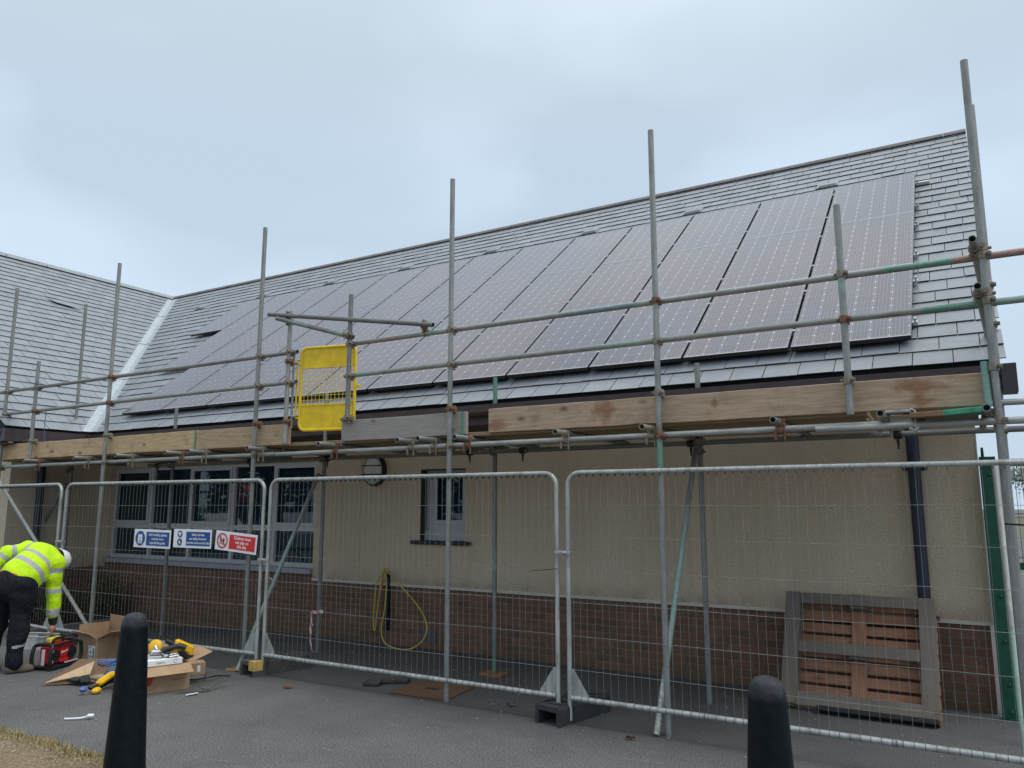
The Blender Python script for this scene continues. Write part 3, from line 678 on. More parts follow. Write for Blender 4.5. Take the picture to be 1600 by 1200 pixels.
# ------------------------------------------------------------------ scaffolding
GR = (0.045, 0.30, 0.20); GRP = (0.24, 0.42, 0.34); RED = (0.40, 0.13, 0.085); BLU = (0.10, 0.22, 0.27)
TR = 0.0242
def coupler_mb(side=1, ax='X'):
    """a double coupler: a collar round the upright, a collar round the level tube, bolts and flaps; level tube lies at +side*0.05 in y"""
    m = MB(); m.tube((0, 0, -.026), (0, 0, .026), .033, 14, cap=True)
    m.tube((-.026, side * .05, 0), (.026, side * .05, 0), .033, 14, cap=True)
    m.bb(-.022, .022, side * .012 - .012, side * .038 + .012, -.022, .022)
    m.tube((.036, -.03, .0), (.036, .035, .0), .0075, 6); m.bb(.026, .05, -.034, -.018, -.014, .014); m.tube((.036, -.055, 0), (.036, -.03, 0), .011, 6)
    m.tube((0, side * .05 - .02, -.04), (0, side * .05 + .03, -.04), .0075, 6); m.bb(-.014, .014, side * .05 - .03, side * .05 - .014, -.052, -.026)
    m.tube((-.05, .0, .0), (-.034, .0, .0), .012, 6)
    return m
_cm = {}
def coupler(parent, loc, side=1, rust=False, rotz=0.0, rot=None):
    k = (side, rust)
    if k not in _cm: _cm[k] = coupler_mb(side).build('coupler', M_COUPR if rust else M_COUP, parent, True); o = _cm[k]
    else: o = _cm[k].copy(); COL.objects.link(o); o.parent = parent
    o.location = loc; o.rotation_euler = rot if rot else (0, 0, rotz); return o
def pole(x, y, z0, z1, label, group, bands=(), cps=(), tone=1.0, lean=(0, 0), name='scaffold_pole', base=False):
    e = empty(name, (x, y, z0), label, 'scaffold pole', group)
    m = MB(); m.tube((0, 0, 0), (lean[0], lean[1], z1 - z0), TR, 18, hollow=True)
    part(m, 'tube', galv(tuple(bands), tone), e, local=True)
    for c in cps:
        z = c[0] - z0; f = z / (z1 - z0); coupler(e, (lean[0] * f, lean[1] * f, z), c[1], c[2] if len(c) > 2 else False, c[3] if len(c) > 3 else 0.0)
    if base:
        m = MB(); m.bev((0, 0, .004), (.15, .15, .008), .003); part(m, 'base_plate', M_COUPR, e, local=True)
    return e
YO, YI = -1.41, -0.30
OUT = 'tall outer scaffold poles'
pole(-11.84, YO, 0, 4.96, 'galvanised outer pole at the far left corner, rising past the gable of the wing', OUT, cps=((3.385, 1), (3.045, 1), (2.27, 1), (2.62, 1)), tone=.9)
pole(-9.28, YO, 0, 4.93, 'galvanised outer pole rising in front of the pale lead valley flashing', OUT, cps=((3.385, 1, True), (3.045, 1, True), (2.27, 1), (2.62, 1)))
pole(-6.485, YO, 0, 4.90, 'galvanised outer pole just left of the yellow gate, behind the red warning sign', OUT, cps=((3.385, 1), (3.045, 1), (2.27, 1), (2.62, 1, True)), tone=.92)
pole(-3.84, YO, 0, 4.90, 'galvanised outer pole in front of the small window, standing on the rusty drain cover', OUT, cps=((3.385, 1), (3.045, 1), (2.27, 1), (2.62, 1, True)))
pole(-1.785, YO, 0, 4.88, 'galvanised outer pole with a green painted length under the platform', OUT, bands=((1.98, 2.24, GR), (2.3, 2.36, (.2, .1, .06))), cps=((3.385, 1, True), (3.045, 1), (2.27, 1, True), (2.62, 1)))
pole(0.525, YO, 0, 4.80, 'thick looking right hand corner pole nearest the camera, top above the ridge', OUT, cps=((3.385, 1), (3.07, 1), (2.27, 1), (2.62, 1), (3.44, 1, False, R(90)), (3.125, 1, False, R(90))), tone=.92)
INN = 'inner scaffold poles beside the wall'
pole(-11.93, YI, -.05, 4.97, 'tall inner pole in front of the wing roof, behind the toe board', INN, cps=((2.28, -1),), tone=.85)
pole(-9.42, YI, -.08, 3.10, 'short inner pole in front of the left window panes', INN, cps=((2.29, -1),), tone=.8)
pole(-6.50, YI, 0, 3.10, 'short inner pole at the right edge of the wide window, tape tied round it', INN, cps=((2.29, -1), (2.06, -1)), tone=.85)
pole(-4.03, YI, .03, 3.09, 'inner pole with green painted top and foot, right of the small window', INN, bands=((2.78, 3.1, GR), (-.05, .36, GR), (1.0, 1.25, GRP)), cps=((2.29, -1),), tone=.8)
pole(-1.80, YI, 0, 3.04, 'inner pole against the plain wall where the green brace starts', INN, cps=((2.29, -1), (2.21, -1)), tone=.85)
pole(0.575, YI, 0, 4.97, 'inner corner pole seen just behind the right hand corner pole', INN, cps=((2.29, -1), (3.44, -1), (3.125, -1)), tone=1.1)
for (x, z) in ((-4.03, .0), (-6.45, .0)): pass
SH = 'short posts of the guard rail'
pole(-0.36, YO - .02, 2.355, 3.91, 'short guard rail post ending in front of the long stained toe board', SH, bands=((.9, 1.05, GRP),), cps=((3.385, 1), (3.045, 1, True), (2.60, 1)))
pole(-6.01, YO, 2.38, 3.84, 'short post left of the yellow gate carrying its hinge tube', SH, cps=((3.385, 1), (3.045, 1), (3.28, 1, True), (2.62, 1, True)), tone=1.1)
pole(-5.125, YO, 2.58, 3.91, 'short dark post in front of the right edge of the yellow gate', SH, cps=((3.385, 1), (3.045, 1), (2.61, 1), (3.47, -1)), tone=.75)
pole(-11.05, YO, 2.40, 3.76, 'shortest post at the left with blue rope tied at the rail', SH, cps=((3.385, 1), (3.045, 1, True), (2.62, 1)), tone=.95)

def tube_thing(name, p0, p1, label, cat, group=None, bands=(), tone=1.0, cps=(), r=TR, rust=False):
    p0 = Vector(p0); p1 = Vector(p1); L = (p1 - p0).length
    m = MB(); m.tube((0, 0, 0), (0, 0, L), r, 18, hollow=True)
    o = m.build(name, galv(tuple(bands), tone)); o.location = p0; o.rotation_mode = 'QUATERNION'
    o.rotation_quaternion = (p1 - p0).to_track_quat('Z', 'Y'); tag(o, label, cat, group)
    return o
YR = YO + .05
GRL = 'guard rails of the scaffold'
tube_thing('guard_rail', (-12.5, YR, 3.395), (-5.93, YR, 3.390), 'upper guard rail left of the yellow gate, crossing the wing roof', 'guard rail', GRL, tone=.85)
tube_thing('guard_rail', (-12.5, YR, 3.055), (-5.93, YR, 3.055), 'lower guard rail left of the yellow gate, ending at the hinge post', 'guard rail', GRL)
tube_thing('guard_rail', (-5.20, YR, 3.390), (1.35, YR, 3.385), 'upper guard rail right of the gate with green and red paint near its end', 'guard rail', GRL, bands=((0.2, .75, (.33, .20, .16)), (.95, 1.25, GRP), (2.6, 3.25, BLU), (5.1, 5.55, GR), (5.55, 6.6, RED)))
tube_thing('guard_rail', (-5.22, YR, 3.055), (1.35, YR, 3.065), 'lower guard rail right of the gate with pale green patches', 'guard rail', GRL, bands=((.1, .35, GRP), (2.9, 3.3, GRP), (5.35, 5.75, GR), (5.75, 6.6, GRP)))
LED = 'ledgers carrying the platform'
tube_thing('ledger', (-12.4, YR, 2.275), (-6.2, YR, 2.275), 'outer ledger under the left half of the platform, greenish at its left end', 'scaffold tube', LED, bands=((.3, 1.3, GRP),))
tube_thing('ledger', (-6.19, YR, 2.270), (-4.35, YR, 2.270), 'outer ledger under the yellow gate between two sleeve joints', 'scaffold tube', LED, tone=1.05)
tube_thing('ledger', (-4.34, YR, 2.275), (.10, YR, 2.285), 'bright outer ledger under the long stained toe board', 'scaffold tube', LED, tone=1.2)
tube_thing('ledger', (-.6, YR - .052, 2.262), (1.35, YR - .052, 2.262), 'outer ledger running out of the picture past the right corner pole', 'scaffold tube', LED, tone=1.2)
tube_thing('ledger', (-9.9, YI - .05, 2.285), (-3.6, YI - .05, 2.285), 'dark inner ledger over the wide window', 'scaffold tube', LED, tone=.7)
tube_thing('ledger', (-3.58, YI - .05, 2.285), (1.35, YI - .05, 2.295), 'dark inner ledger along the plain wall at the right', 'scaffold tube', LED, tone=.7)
tube_thing('ledger', (.3, YI - .05, 2.50), (1.35, YI - .05, 2.50), 'far level tube leaving the picture at the right, beyond the corner', 'scaffold tube', LED, tone=1.25)
tr = [(-10.87, 'under the left end of the tan toe board'), (-9.69, 'left of the valley flashing pole'), (-8.755, 'right of the valley flashing pole'), (-7.77, 'above the middle warning sign'),
      (-7.35, 'under the green tipped end of the tan toe board'), (-6.40, 'beside the pole left of the gate'), (-5.31, 'under the right side of the yellow gate'),
      (-4.32, 'under the middle of the grey toe board'), (-4.05, 'second under the grey toe board'), (-3.66, 'right of the pole at the small window'), (-2.65, 'with a pale yellow end under the long toe board'),
      (-1.87, 'with a yellowish end beside the green painted pole'), (-.86, 'under the rust marks of the long toe board'), (-.15, 'next to the small zinc clip'), (.465, 'beside the right corner pole')]
for i, (x, w) in enumerate(tr):
    dx = rnd.uniform(-.03, .03); ye = YO - .16 - rnd.uniform(0, .06)
    o = tube_thing('transom', (x + dx * .2, ye, 2.333), (x + dx, YI + .28, 2.338), 'open ended cross tube poking out %s' % w, 'scaffold tube', 'cross tubes under the boards',
                   tone=.95, bands=((0, .2, (.42, .36, .22)),) if i in (10, 11) else ())
    c = MB(); s0 = -(YR - ye)        # swivel under the tube, local z runs along the tube
    q = o.rotation_quaternion.inverted()
    def L3(p): return q @ (Vector(p) - Vector(o.location))
    c.tube(L3((x - .03, YR, 2.275)), L3((x + .03, YR, 2.275)), .034, 12); c.tube(L3((x, YR - .028, 2.333)), L3((x, YR + .028, 2.333)), .034, 12)
    c.tube(L3((x + .035, YR - .02, 2.35)), L3((x + .035, YR - .02, 2.19)), .008, 6); c.tube(L3((x - .03, YR - .03, 2.27)), L3((x - .03, YR - .03, 2.205)), .012, 6)
    c.build('coupler', M_COUPR if i % 3 == 0 else M_COUP, o, True)
    if i % 2: 
        c = MB(); yy = YI - .05; c.tube(L3((x - .03, yy, 2.285)), L3((x + .03, yy, 2.285)), .034, 12); c.tube(L3((x, yy, 2.25)), L3((x, yy, 2.17)), .014, 6, r1=.006)
        c.build('coupler', M_BLK, o, True)
END = 'tubes closing the right end of the scaffold'
tube_thing('end_rail', (.470, -1.62, 3.445), (.545, .1, 3.445), 'upper open ended tube closing the right end, across the roof edge', 'guard rail', END, tone=.8)
tube_thing('end_rail', (.475, -1.62, 3.125), (.545, .1, 3.125), 'lower open ended tube closing the right end, across the roof edge', 'guard rail', END, tone=.85)
tube_thing('end_upright', (.475, -1.43, 2.36), (.475, -1.40, 2.66), 'stubby green tube standing beside the right corner pole', 'scaffold tube', None, bands=((-.1, .5, GR),))
BR = 'diagonal scaffold braces'
tube_thing('brace', (-6.43, -1.53, .01), (-6.53, -.36, 2.10), 'grey and green brace leaning from the wide window down to the fence joint', 'brace', BR, bands=((.9, 1.55, GRP), (.02, .5, GRP)))
tube_thing('brace', (-1.855, -1.47, .01), (-1.82, -.36, 2.24), 'pale green brace crossing the green banded pole near the ground', 'brace', BR, bands=((.55, 1.9, GRP), (0, .4, (.55, .55, .5))))
tube_thing('brace', (-11.75, -1.47, 2.12), (-8.95, -1.47, .02), 'long pale brace slanting down behind the worker', 'brace', BR, tone=1.2)
tube_thing('brace', (-11.95, -.36, 2.05), (-13.1, -.40, .60), 'thin dark brace in the shade before the wing wall', 'brace', BR, tone=.8)
tube_thing('brace', (.50, -1.48, .02), (.50, -.37, 2.02), 'pale brace with a light green patch before the green fence post', 'brace', BR, bands=((.35, 1.0, (.25, .50, .38)),), tone=1.3)
tube_thing('gate_tube', (-6.30, YO - .05, 3.835), (-4.05, YO + .0, 3.455), 'dark sloping tube over the yellow gate, longer of the pair', 'scaffold tube', 'sloping tubes over the gate', tone=.6)
tube_thing('gate_tube', (-6.16, YO - .06, 3.77), (-5.08, YO - .0, 3.445), 'shorter greenish sloping tube over the yellow gate', 'scaffold tube', 'sloping tubes over the gate', bands=((.25, .5, GRP), (.8, 1.0, GRP)), tone=.72)
for loc, lab in (((-6.02, YO - .02, 3.76), 'coupler on top of the hinge post joining two sloping tubes'), ((-4.18, YO + .03, 3.445), 'upright coupler joining the sloping tube to the upper rail')):
    e = empty('tube_clamp', loc, lab, 'coupler', 'loose couplers over the gate')
    m = MB(); m.tube((0, 0, -.075), (0, 0, .075), .009, 8); m.tube((-.03, 0, .035), (.03, 0, .025), .034, 12); m.tube((-.03, .03, -.045), (.03, .03, -.05), .034, 12); m.bb(-.02, .02, -.02, .03, -.02, .02); part(m, 'clamp_body', M_COUPR, e, local=True)
    m = MB(); m.tube((.0, -.03, .07), (0, .03, .07), .013, 6); m.tube((.0, -.03, -.07), (0, .03, -.07), .013, 6); part(m, 'nut', M_COUP, e, local=True)
# blue rope on the rail
m = MB(); m.path([(-11.05 + .04 * math.cos(a), YO + .02 + .04 * math.sin(a), 3.36 + .006 * a) for a in [k * .5 for k in range(28)]], .006, 5)
m.path([(-11.02, YO - .03, 3.40), (-10.98, YO - .03, 3.46), (-10.92, YO - .03, 3.44)], .005, 5); m.path([(-10.93, YO + .1, 3.1), (-10.93, YO + .1, 2.8), (-10.90, YO + .1, 2.55)], .005, 5)
tag(m.build('rope', plain('blue_rope', (.05, .14, .30), .8), origin=(-11.05, YO, 3.36)), 'blue rope knotted round the rail on the shortest post', 'rope')

# boards
def board(name, x0, x1, yc, zc, thick, high, mat, label, cat, group, rot=(0, 0, 0), ends=None, bandm=None):
    m = MB(); L = x1 - x0; r = random.Random(hash(label) % 1000); n = max(2, int(L / .3)); b = .004
    prof = [(-thick / 2 + b, -high / 2), (thick / 2 - b, -high / 2), (thick / 2, -high / 2 + b), (thick / 2, high / 2 - b), (thick / 2 - b, high / 2), (-thick / 2 + b, high / 2), (-thick / 2, high / 2 - b), (-thick / 2, -high / 2 + b)]
    vs = []
    for i in range(n + 1):
        o1, o2 = (r.uniform(-.0035, .0035), r.uniform(-.003, .003)); vs += [(L * i / n, y + o1, z + o2) for y, z in prof]
    fs = [(i * 8 + k, i * 8 + (k + 1) % 8, i * 8 + 8 + (k + 1) % 8, i * 8 + 8 + k) for i in range(n) for k in range(8)] + [tuple(range(8))[::-1], tuple(range(n * 8, n * 8 + 8))]
    m.add(vs, fs); o = m.build(name, mat); o.location = (x0, yc, zc); o.rotation_euler = rot; tag(o, label, cat, group); fix(o)
    if ends:
        for (a, z) in ends:
            q = MB(); q.bb(a - .012, a + .012, -thick / 2 - .004, thick / 2 + .004, -high / 2 - .004, high / 2 + .004); part(q, 'end_band', bandm, o, local=True)
    return o
TB = 'toe boards on edge along the platform'
MGB = plain('green_band', (.08, .27, .19), .6)
board('toe_board', -11.98, -7.575, -1.322, 2.492, .038, .225, timber((.62, .45, .27), seed=1.3), 'long fresh tan toe board at the left end of the platform', 'toe board', TB, ends=((4.39, 0),), bandm=MGB)
board('toe_board', -7.555, -6.03, -1.327, 2.487, .038, .225, timber((.50, .37, .24), seed=4.1, stains=((1.47, .09, .05, .04),)), 'short brown toe board between the green tipped board and the gate', 'toe board', TB)
board('toe_board', -5.26, -3.70, -1.325, 2.484, .038, .215, timber((.42, .38, .33), seed=2.2, grey=.8), 'weathered grey toe board right of the yellow gate', 'toe board', TB, ends=((1.52, 0),), bandm=MGB)
board('toe_board', -3.45, .455, -1.325, 2.490, .038, .220, timber((.50, .37, .265), seed=7.7, stains=((.08, -.045, .17, .11), (1.17, .03, .16, .16), (2.10, .02, .05, .05), (3.52, .04, .26, .09), (3.53, -.06, .14, .06))), 'longest toe board with orange rust stains at the right', 'toe board', TB)
seg = [(-11.98, -8.05), (-8.04, -4.14), (-4.13, -.26)]
nm1 = ['over the wide window and worker', 'under the yellow gate', 'behind the long stained toe board']
nm2 = ['outermost', 'second from the edge', 'middle', 'second from the wall', 'nearest the wall']
for i, (a, b_) in enumerate(seg):
    for k in range(5):
        board('scaffold_board', a + rnd.uniform(-.03, .0), b_ - rnd.uniform(.0, .06), -1.185 + k * .232, 2.378, .225, .038, timber((.33 + .04 * (k % 2), .24 + .03 * (k % 2), .15), seed=i * 5 + k + .37), 'flat platform board %s, %s' % (nm1[i], nm2[k]), 'scaffold board', 'flat boards of the platform')
board('scaffold_board', -.25, .42, -.72, 2.378, .225, .038, timber((.24, .19, .14), seed=33), 'short flat board closing the platform beside the right corner', 'scaffold board', 'flat boards of the platform')
board('board_offcut', .02, .215, -1.42, 2.318, .20, .036, timber((.27, .17, .10), seed=12), 'brown board offcut lying on the ledger near the right corner', 'board offcut', 'offcuts near the right corner', rot=(0, R(-1.5), 0))
board('board_offcut', .215, .45, -1.42, 2.325, .20, .036, plain('green_paint', (.05, .27, .16), .6, var=.3, scale=25), 'green painted board offcut beside the right corner pole', 'board offcut', 'offcuts near the right corner', rot=(0, R(-2), 0))
m = MB(); m.bev((-.06, -1.40, 2.362), (.16, .06, .02), .003); m.path([(.02, -1.42, 2.372), (.045, -1.43, 2.36), (.045, -1.43, 2.22)], .008, 6); m.path([(.005, -1.43, 2.24), (.045, -1.435, 2.22), (.06, -1.43, 2.25)], .012, 6)
tag(m.build('board_clip', galv(tone=1.5, warm=.02), origin=(-.06, -1.4, 2.36)), 'zinc board clip with rusty hook above the right ledger', 'clip')
m = MB(); m.bev((-5.18, -1.36, 2.60), (.13, .05, .03), .01); m.tube((-5.24, -1.37, 2.60), (-5.12, -1.37, 2.605), .02, 10)
tag(m.build('toe_clip', M_COUP, origin=(-5.18, -1.36, 2.6)), 'steel clip gripping the left end of the grey toe board', 'clip')

# yellow gate
def gate():
    e = empty('ladder_gate', (-5.93, -1.31, 2.52), 'yellow safety gate with solid top and bottom panels and wire middle', 'gate')
    x0, x1, z0, z1 = -5.915, -5.255, 2.525, 3.43; y = -1.31; c = .07
    def loop(m, a, b, u, v, c, r):
        pts = []
        for (cx, cz, t0) in ((b - c, v - c, 0), (a + c, v - c, 90), (a + c, u + c, 180), (b - c, u + c, 270)):
            pts += [(cx + c * math.cos(R(t0 + k * 22.5)), y, cz + c * math.sin(R(t0 + k * 22.5))) for k in range(5)]
        m.path(pts, r, 8, True)
    m = MB(); loop(m, x0, x1, z0, z1, c, .017); part(m, 'gate_frame', M_YEL, e)
    m = MB(); m.bb(x0 + .02, x1 - .02, y - .004, y + .004, 3.21, z1 - .01); m.bb(x0 + .02, x1 - .02, y - .012, y + .012, 3.20, 3.214); part(m, 'top_panel', M_YEL, e)
    m = MB(); m.bb(x0 + .02, x1 - .02, y - .004, y + .004, z0 + .01, 2.795); m.bb(x0 + .02, x1 - .02, y - .012, y + .012, 2.79, 2.806); part(m, 'bottom_panel', M_YEL, e)
    m = MB()
    for i in range(1, 14): x = x0 + (x1 - x0) * i / 14; m.tube((x, y, 2.80), (x, y, 3.21), .003, 5, cap=False)
    for i in range(1, 8): z = 2.80 + .41 * i / 8; m.tube((x0 + .01, y + .005, z), (x1 - .01, y + .005, z), .003, 5, cap=False)
    part(m, 'wire_mesh', M_YEL, e)
    m = MB(); m.tube((-5.965, y, 2.66), (-5.965, y, 3.30), .011, 8); m.tube((-5.965, y, 2.66), (-5.93, y, 2.66), .011, 8); m.tube((-5.965, y, 3.30), (-5.93, y, 3.30), .011, 8); part(m, 'hinge_rail', M_YEL, e)
    m = MB(); m.tube((-6.0, y - .02, 2.55), (-6.0, y - .02, 3.36), .013, 8); m.tube((-6.0, y - .02, 3.27), (-5.96, y, 3.27), .02, 8); m.tube((-6.0, y - .02, 2.68), (-5.96, y, 2.68), .02, 8); part(m, 'hinge_tube', M_GALV, e)
    m = MB(); m.bev((x1 + .035, y, 2.98), (.05, .02, .04), .004); part(m, 'latch', M_YEL, e)
    e.rotation_euler = (0, 0, R(14))
gate()

# ------------------------------------------------------------------ temporary fencing
def fence_panel(p0, p1, label, tilt=0.0):
    p0 = Vector(p0); p1 = Vector(p1); ang = math.atan2(p1.y - p0.y, p1.x - p0.x); Wd = (p1 - p0).length; Ht = 1.99
    e = empty('temporary_fence', (p0.x, p0.y, 0), label, 'fence panel', 'temporary mesh fence panels', (tilt, 0, ang))
    r = 0.019; c = .11; zb = .20
    m = MB(); pts = [(r, 0, .03), (r, 0, Ht - c)]
    pts += [(r + c - c * math.cos(R(k * 15)), 0, Ht - c + c * math.sin(R(k * 15))) for k in range(1, 7)]
    pts += [(Wd - r - c + c * math.sin(R(k * 15)), 0, Ht - c + c * math.cos(R(k * 15))) for k in range(0, 7)]
    pts += [(Wd - r, 0, .03)]; m.path(pts, r, 12)
    part(m, 'frame', M_FENCE, e, local=True)
    m = MB(); m.tube((r * 2, 0, zb), (Wd - r * 2, 0, zb), .021, 12); n = int(Wd / .0625)
    m.cur = 1
    for i in range(1, n): x = Wd * i / n; m.tube((x - .003, 0, zb), (x + .003, 0, zb), .0226, 10, cap=True)
    for f in (.32, .68): m.tube((Wd * f - .006, 0, zb), (Wd * f + .006, 0, zb), .0245, 10)
    part(m, 'bottom_rail', [M_FENCE, M_TIE], e, local=True)
    m = MB()
    for i in range(1, n):
        x = Wd * i / n; z1 = Ht - r if .12 < x < Wd - .12 else Ht - .06
        j = .0035 * math.sin(i * 1.7); m.path([(x, -.006, zb), (x + j, -.009 + j, .8), (x - j, -.009 - j, 1.4), (x, -.006, z1)], .0013, 4)
        m.cur = 1; m.tube((x - .003, 0, Ht - r), (x + .003, 0, Ht - r), .0200, 10); m.cur = 0
    for z in (.42, .68, .94, 1.20, 1.46, 1.72):
        m.path([(r, .0, z), (Wd * .25, .003, z + .004 * math.sin(z * 9)), (Wd * .5, -.003, z - .005), (Wd * .75, .003, z + .004 * math.cos(z * 7)), (Wd - r, .0, z)], .0022, 4)
    part(m, 'wire_mesh', [M_WIRE, M_TIE], e, local=True)
    for s_, x in ((1, 2 * r), (-1, Wd - 2 * r)):
        m = MB(); m.prism([(x, -.002, .21), (x + s_ * .16, -.002, .21), (x + s_ * .02, -.002, .42), (x, -.002, .42)], (0, .004, 0))
        part(m, 'corner_gusset', M_FENCE, e, local=True)
    return e
J0, J1, J2, J3 = (-9.66, -1.655), (-6.135, -1.50), (-2.605, -1.505), (.93, -1.50)
fence_panel((J2[0] + .022, J2[1]), (J3[0] - .02, J3[1]), 'mesh fence panel in front of the pallet, running out of the picture')
fence_panel((J1[0] + .03, J1[1]), (J2[0] - .045, J2[1]), 'mesh fence panel in front of the hose and the small window')
fence_panel((J0[0] + .02, J0[1]), (J1[0] - .03, J1[1]), 'mesh fence panel carrying the three safety signs')
fence_panel((-13.17, -1.45), (J0[0] - .03, J0[1] - .02), 'mesh fence panel behind the worker in the yellow jacket')
def clip(x, y, z, label, extra=0):
    e = empty('clamp_coupler', (x, y, z), label, 'fence clip', 'clips joining the fence panels')
    m = MB(); m.bev((0, -.022, 0), (.14, .012, .03), .003); m.bev((0, .022, 0), (.14, .008, .03), .003); part(m, 'strap', M_FENCE, e, local=True)
    m = MB(); m.tube((0, -.05, 0), (0, .035, 0), .007, 8); m.tube((0, -.05, 0), (0, -.036, 0), .015, 6); m.tube((.02, -.034, .0), (.04, -.034, .004), .011, 6); part(m, 'bolt', M_ALU, e, local=True)
clip(J2[0], J2[1] - .005, 1.335, 'steel clip on the fence joint near the middle of the picture')
clip(J1[0], J1[1] - .005, 1.155, 'steel clip on the fence joint right of the red sign')
clip(J0[0], J0[1] - .01, 1.27, 'steel clip on the fence joint above the white helmet')
m = MB(); m.path([(J2[0] - .05, J2[1] - .025, 1.205), (J2[0] - .17, J2[1] - .03, 1.19), (J2[0] - .30, J2[1] - .035, 1.18)], .003, 5)
tag(m.build('cable_tie', M_BLK, origin=(J2[0] - .05, J2[1] - .02, 1.2)), 'black cable tie sticking out from the middle fence joint', 'cable tie')
m = MB(); m.path([(.60, -1.46, 1.60), (.50, -1.50, 1.605), (.75, -1.50, 1.59)], .006, 5)
tag(m.build('cable_tie', M_BLK, origin=(.6, -1.46, 1.6)), 'black strap end poking past the right corner pole', 'cable tie')
def foot(x, y, label, mat, yellow=False, ang=0.0):
    e = empty('ballast_block', (x, y, 0), label, 'fence foot', 'rubber feet under the fence joints', (0, 0, ang))
    m = MB(); w, L, h = .125, .34, .15
    for sx in (-1, 1):
        m.prism([(sx * w - (0 if sx > 0 else 0), -L, 0), (sx * (w - .03), -L, 0), (sx * (w - .035), -L, .10), (sx * (w - .035), -L, h - .045), (sx * (w - .012), -L, h), (sx * w, -L, h - .02)], (0, 2 * L, 0))
    m.prism([(-w + .034, -L + .001, h - .046), (w - .034, -L + .001, h - .046), (w - .034, -L + .001, h - .006), (-w + .034, -L + .001, h - .006)], (0, 2 * L - .002, 0))
    m.bb(-w + .034, w - .034, -.03, .03, .0, h - .047)
    fix(part(m, 'block', mat, e, local=True))
    m = MB()
    for yy in (-.24, -.12, .12, .24): m.bev((0, yy, h - .001), (.13, .05, .012), .003)
    m.tube((-.045, 0, h - .02), (-.045, 0, h + .04), .026, 12); m.tube((.045, 0, h - .02), (.045, 0, h + .04), .026, 12)
    part(m, 'tread', mat, e, local=True)
    if yellow:
        m = MB(); m.bb(.03, .128, -L - .004, -L + .10, .06, h + .002); part(m, 'marker_patch', plain('worn_yellow', (.55, .38, .10), .7, var=.3), e, local=True)
foot(J2[0] - .03, J2[1] + .21, 'black hollow rubber foot under the middle fence joint', M_RUB, ang=R(-12))
foot(J1[0] - .0, J1[1] + .22, 'grey rubber foot with a yellow corner beside the green brace', M_GREYBLK, True, R(-8))
foot(J0[0], J0[1] + .22, 'grey rubber foot behind the red radio', M_GREYBLK, False, R(5))

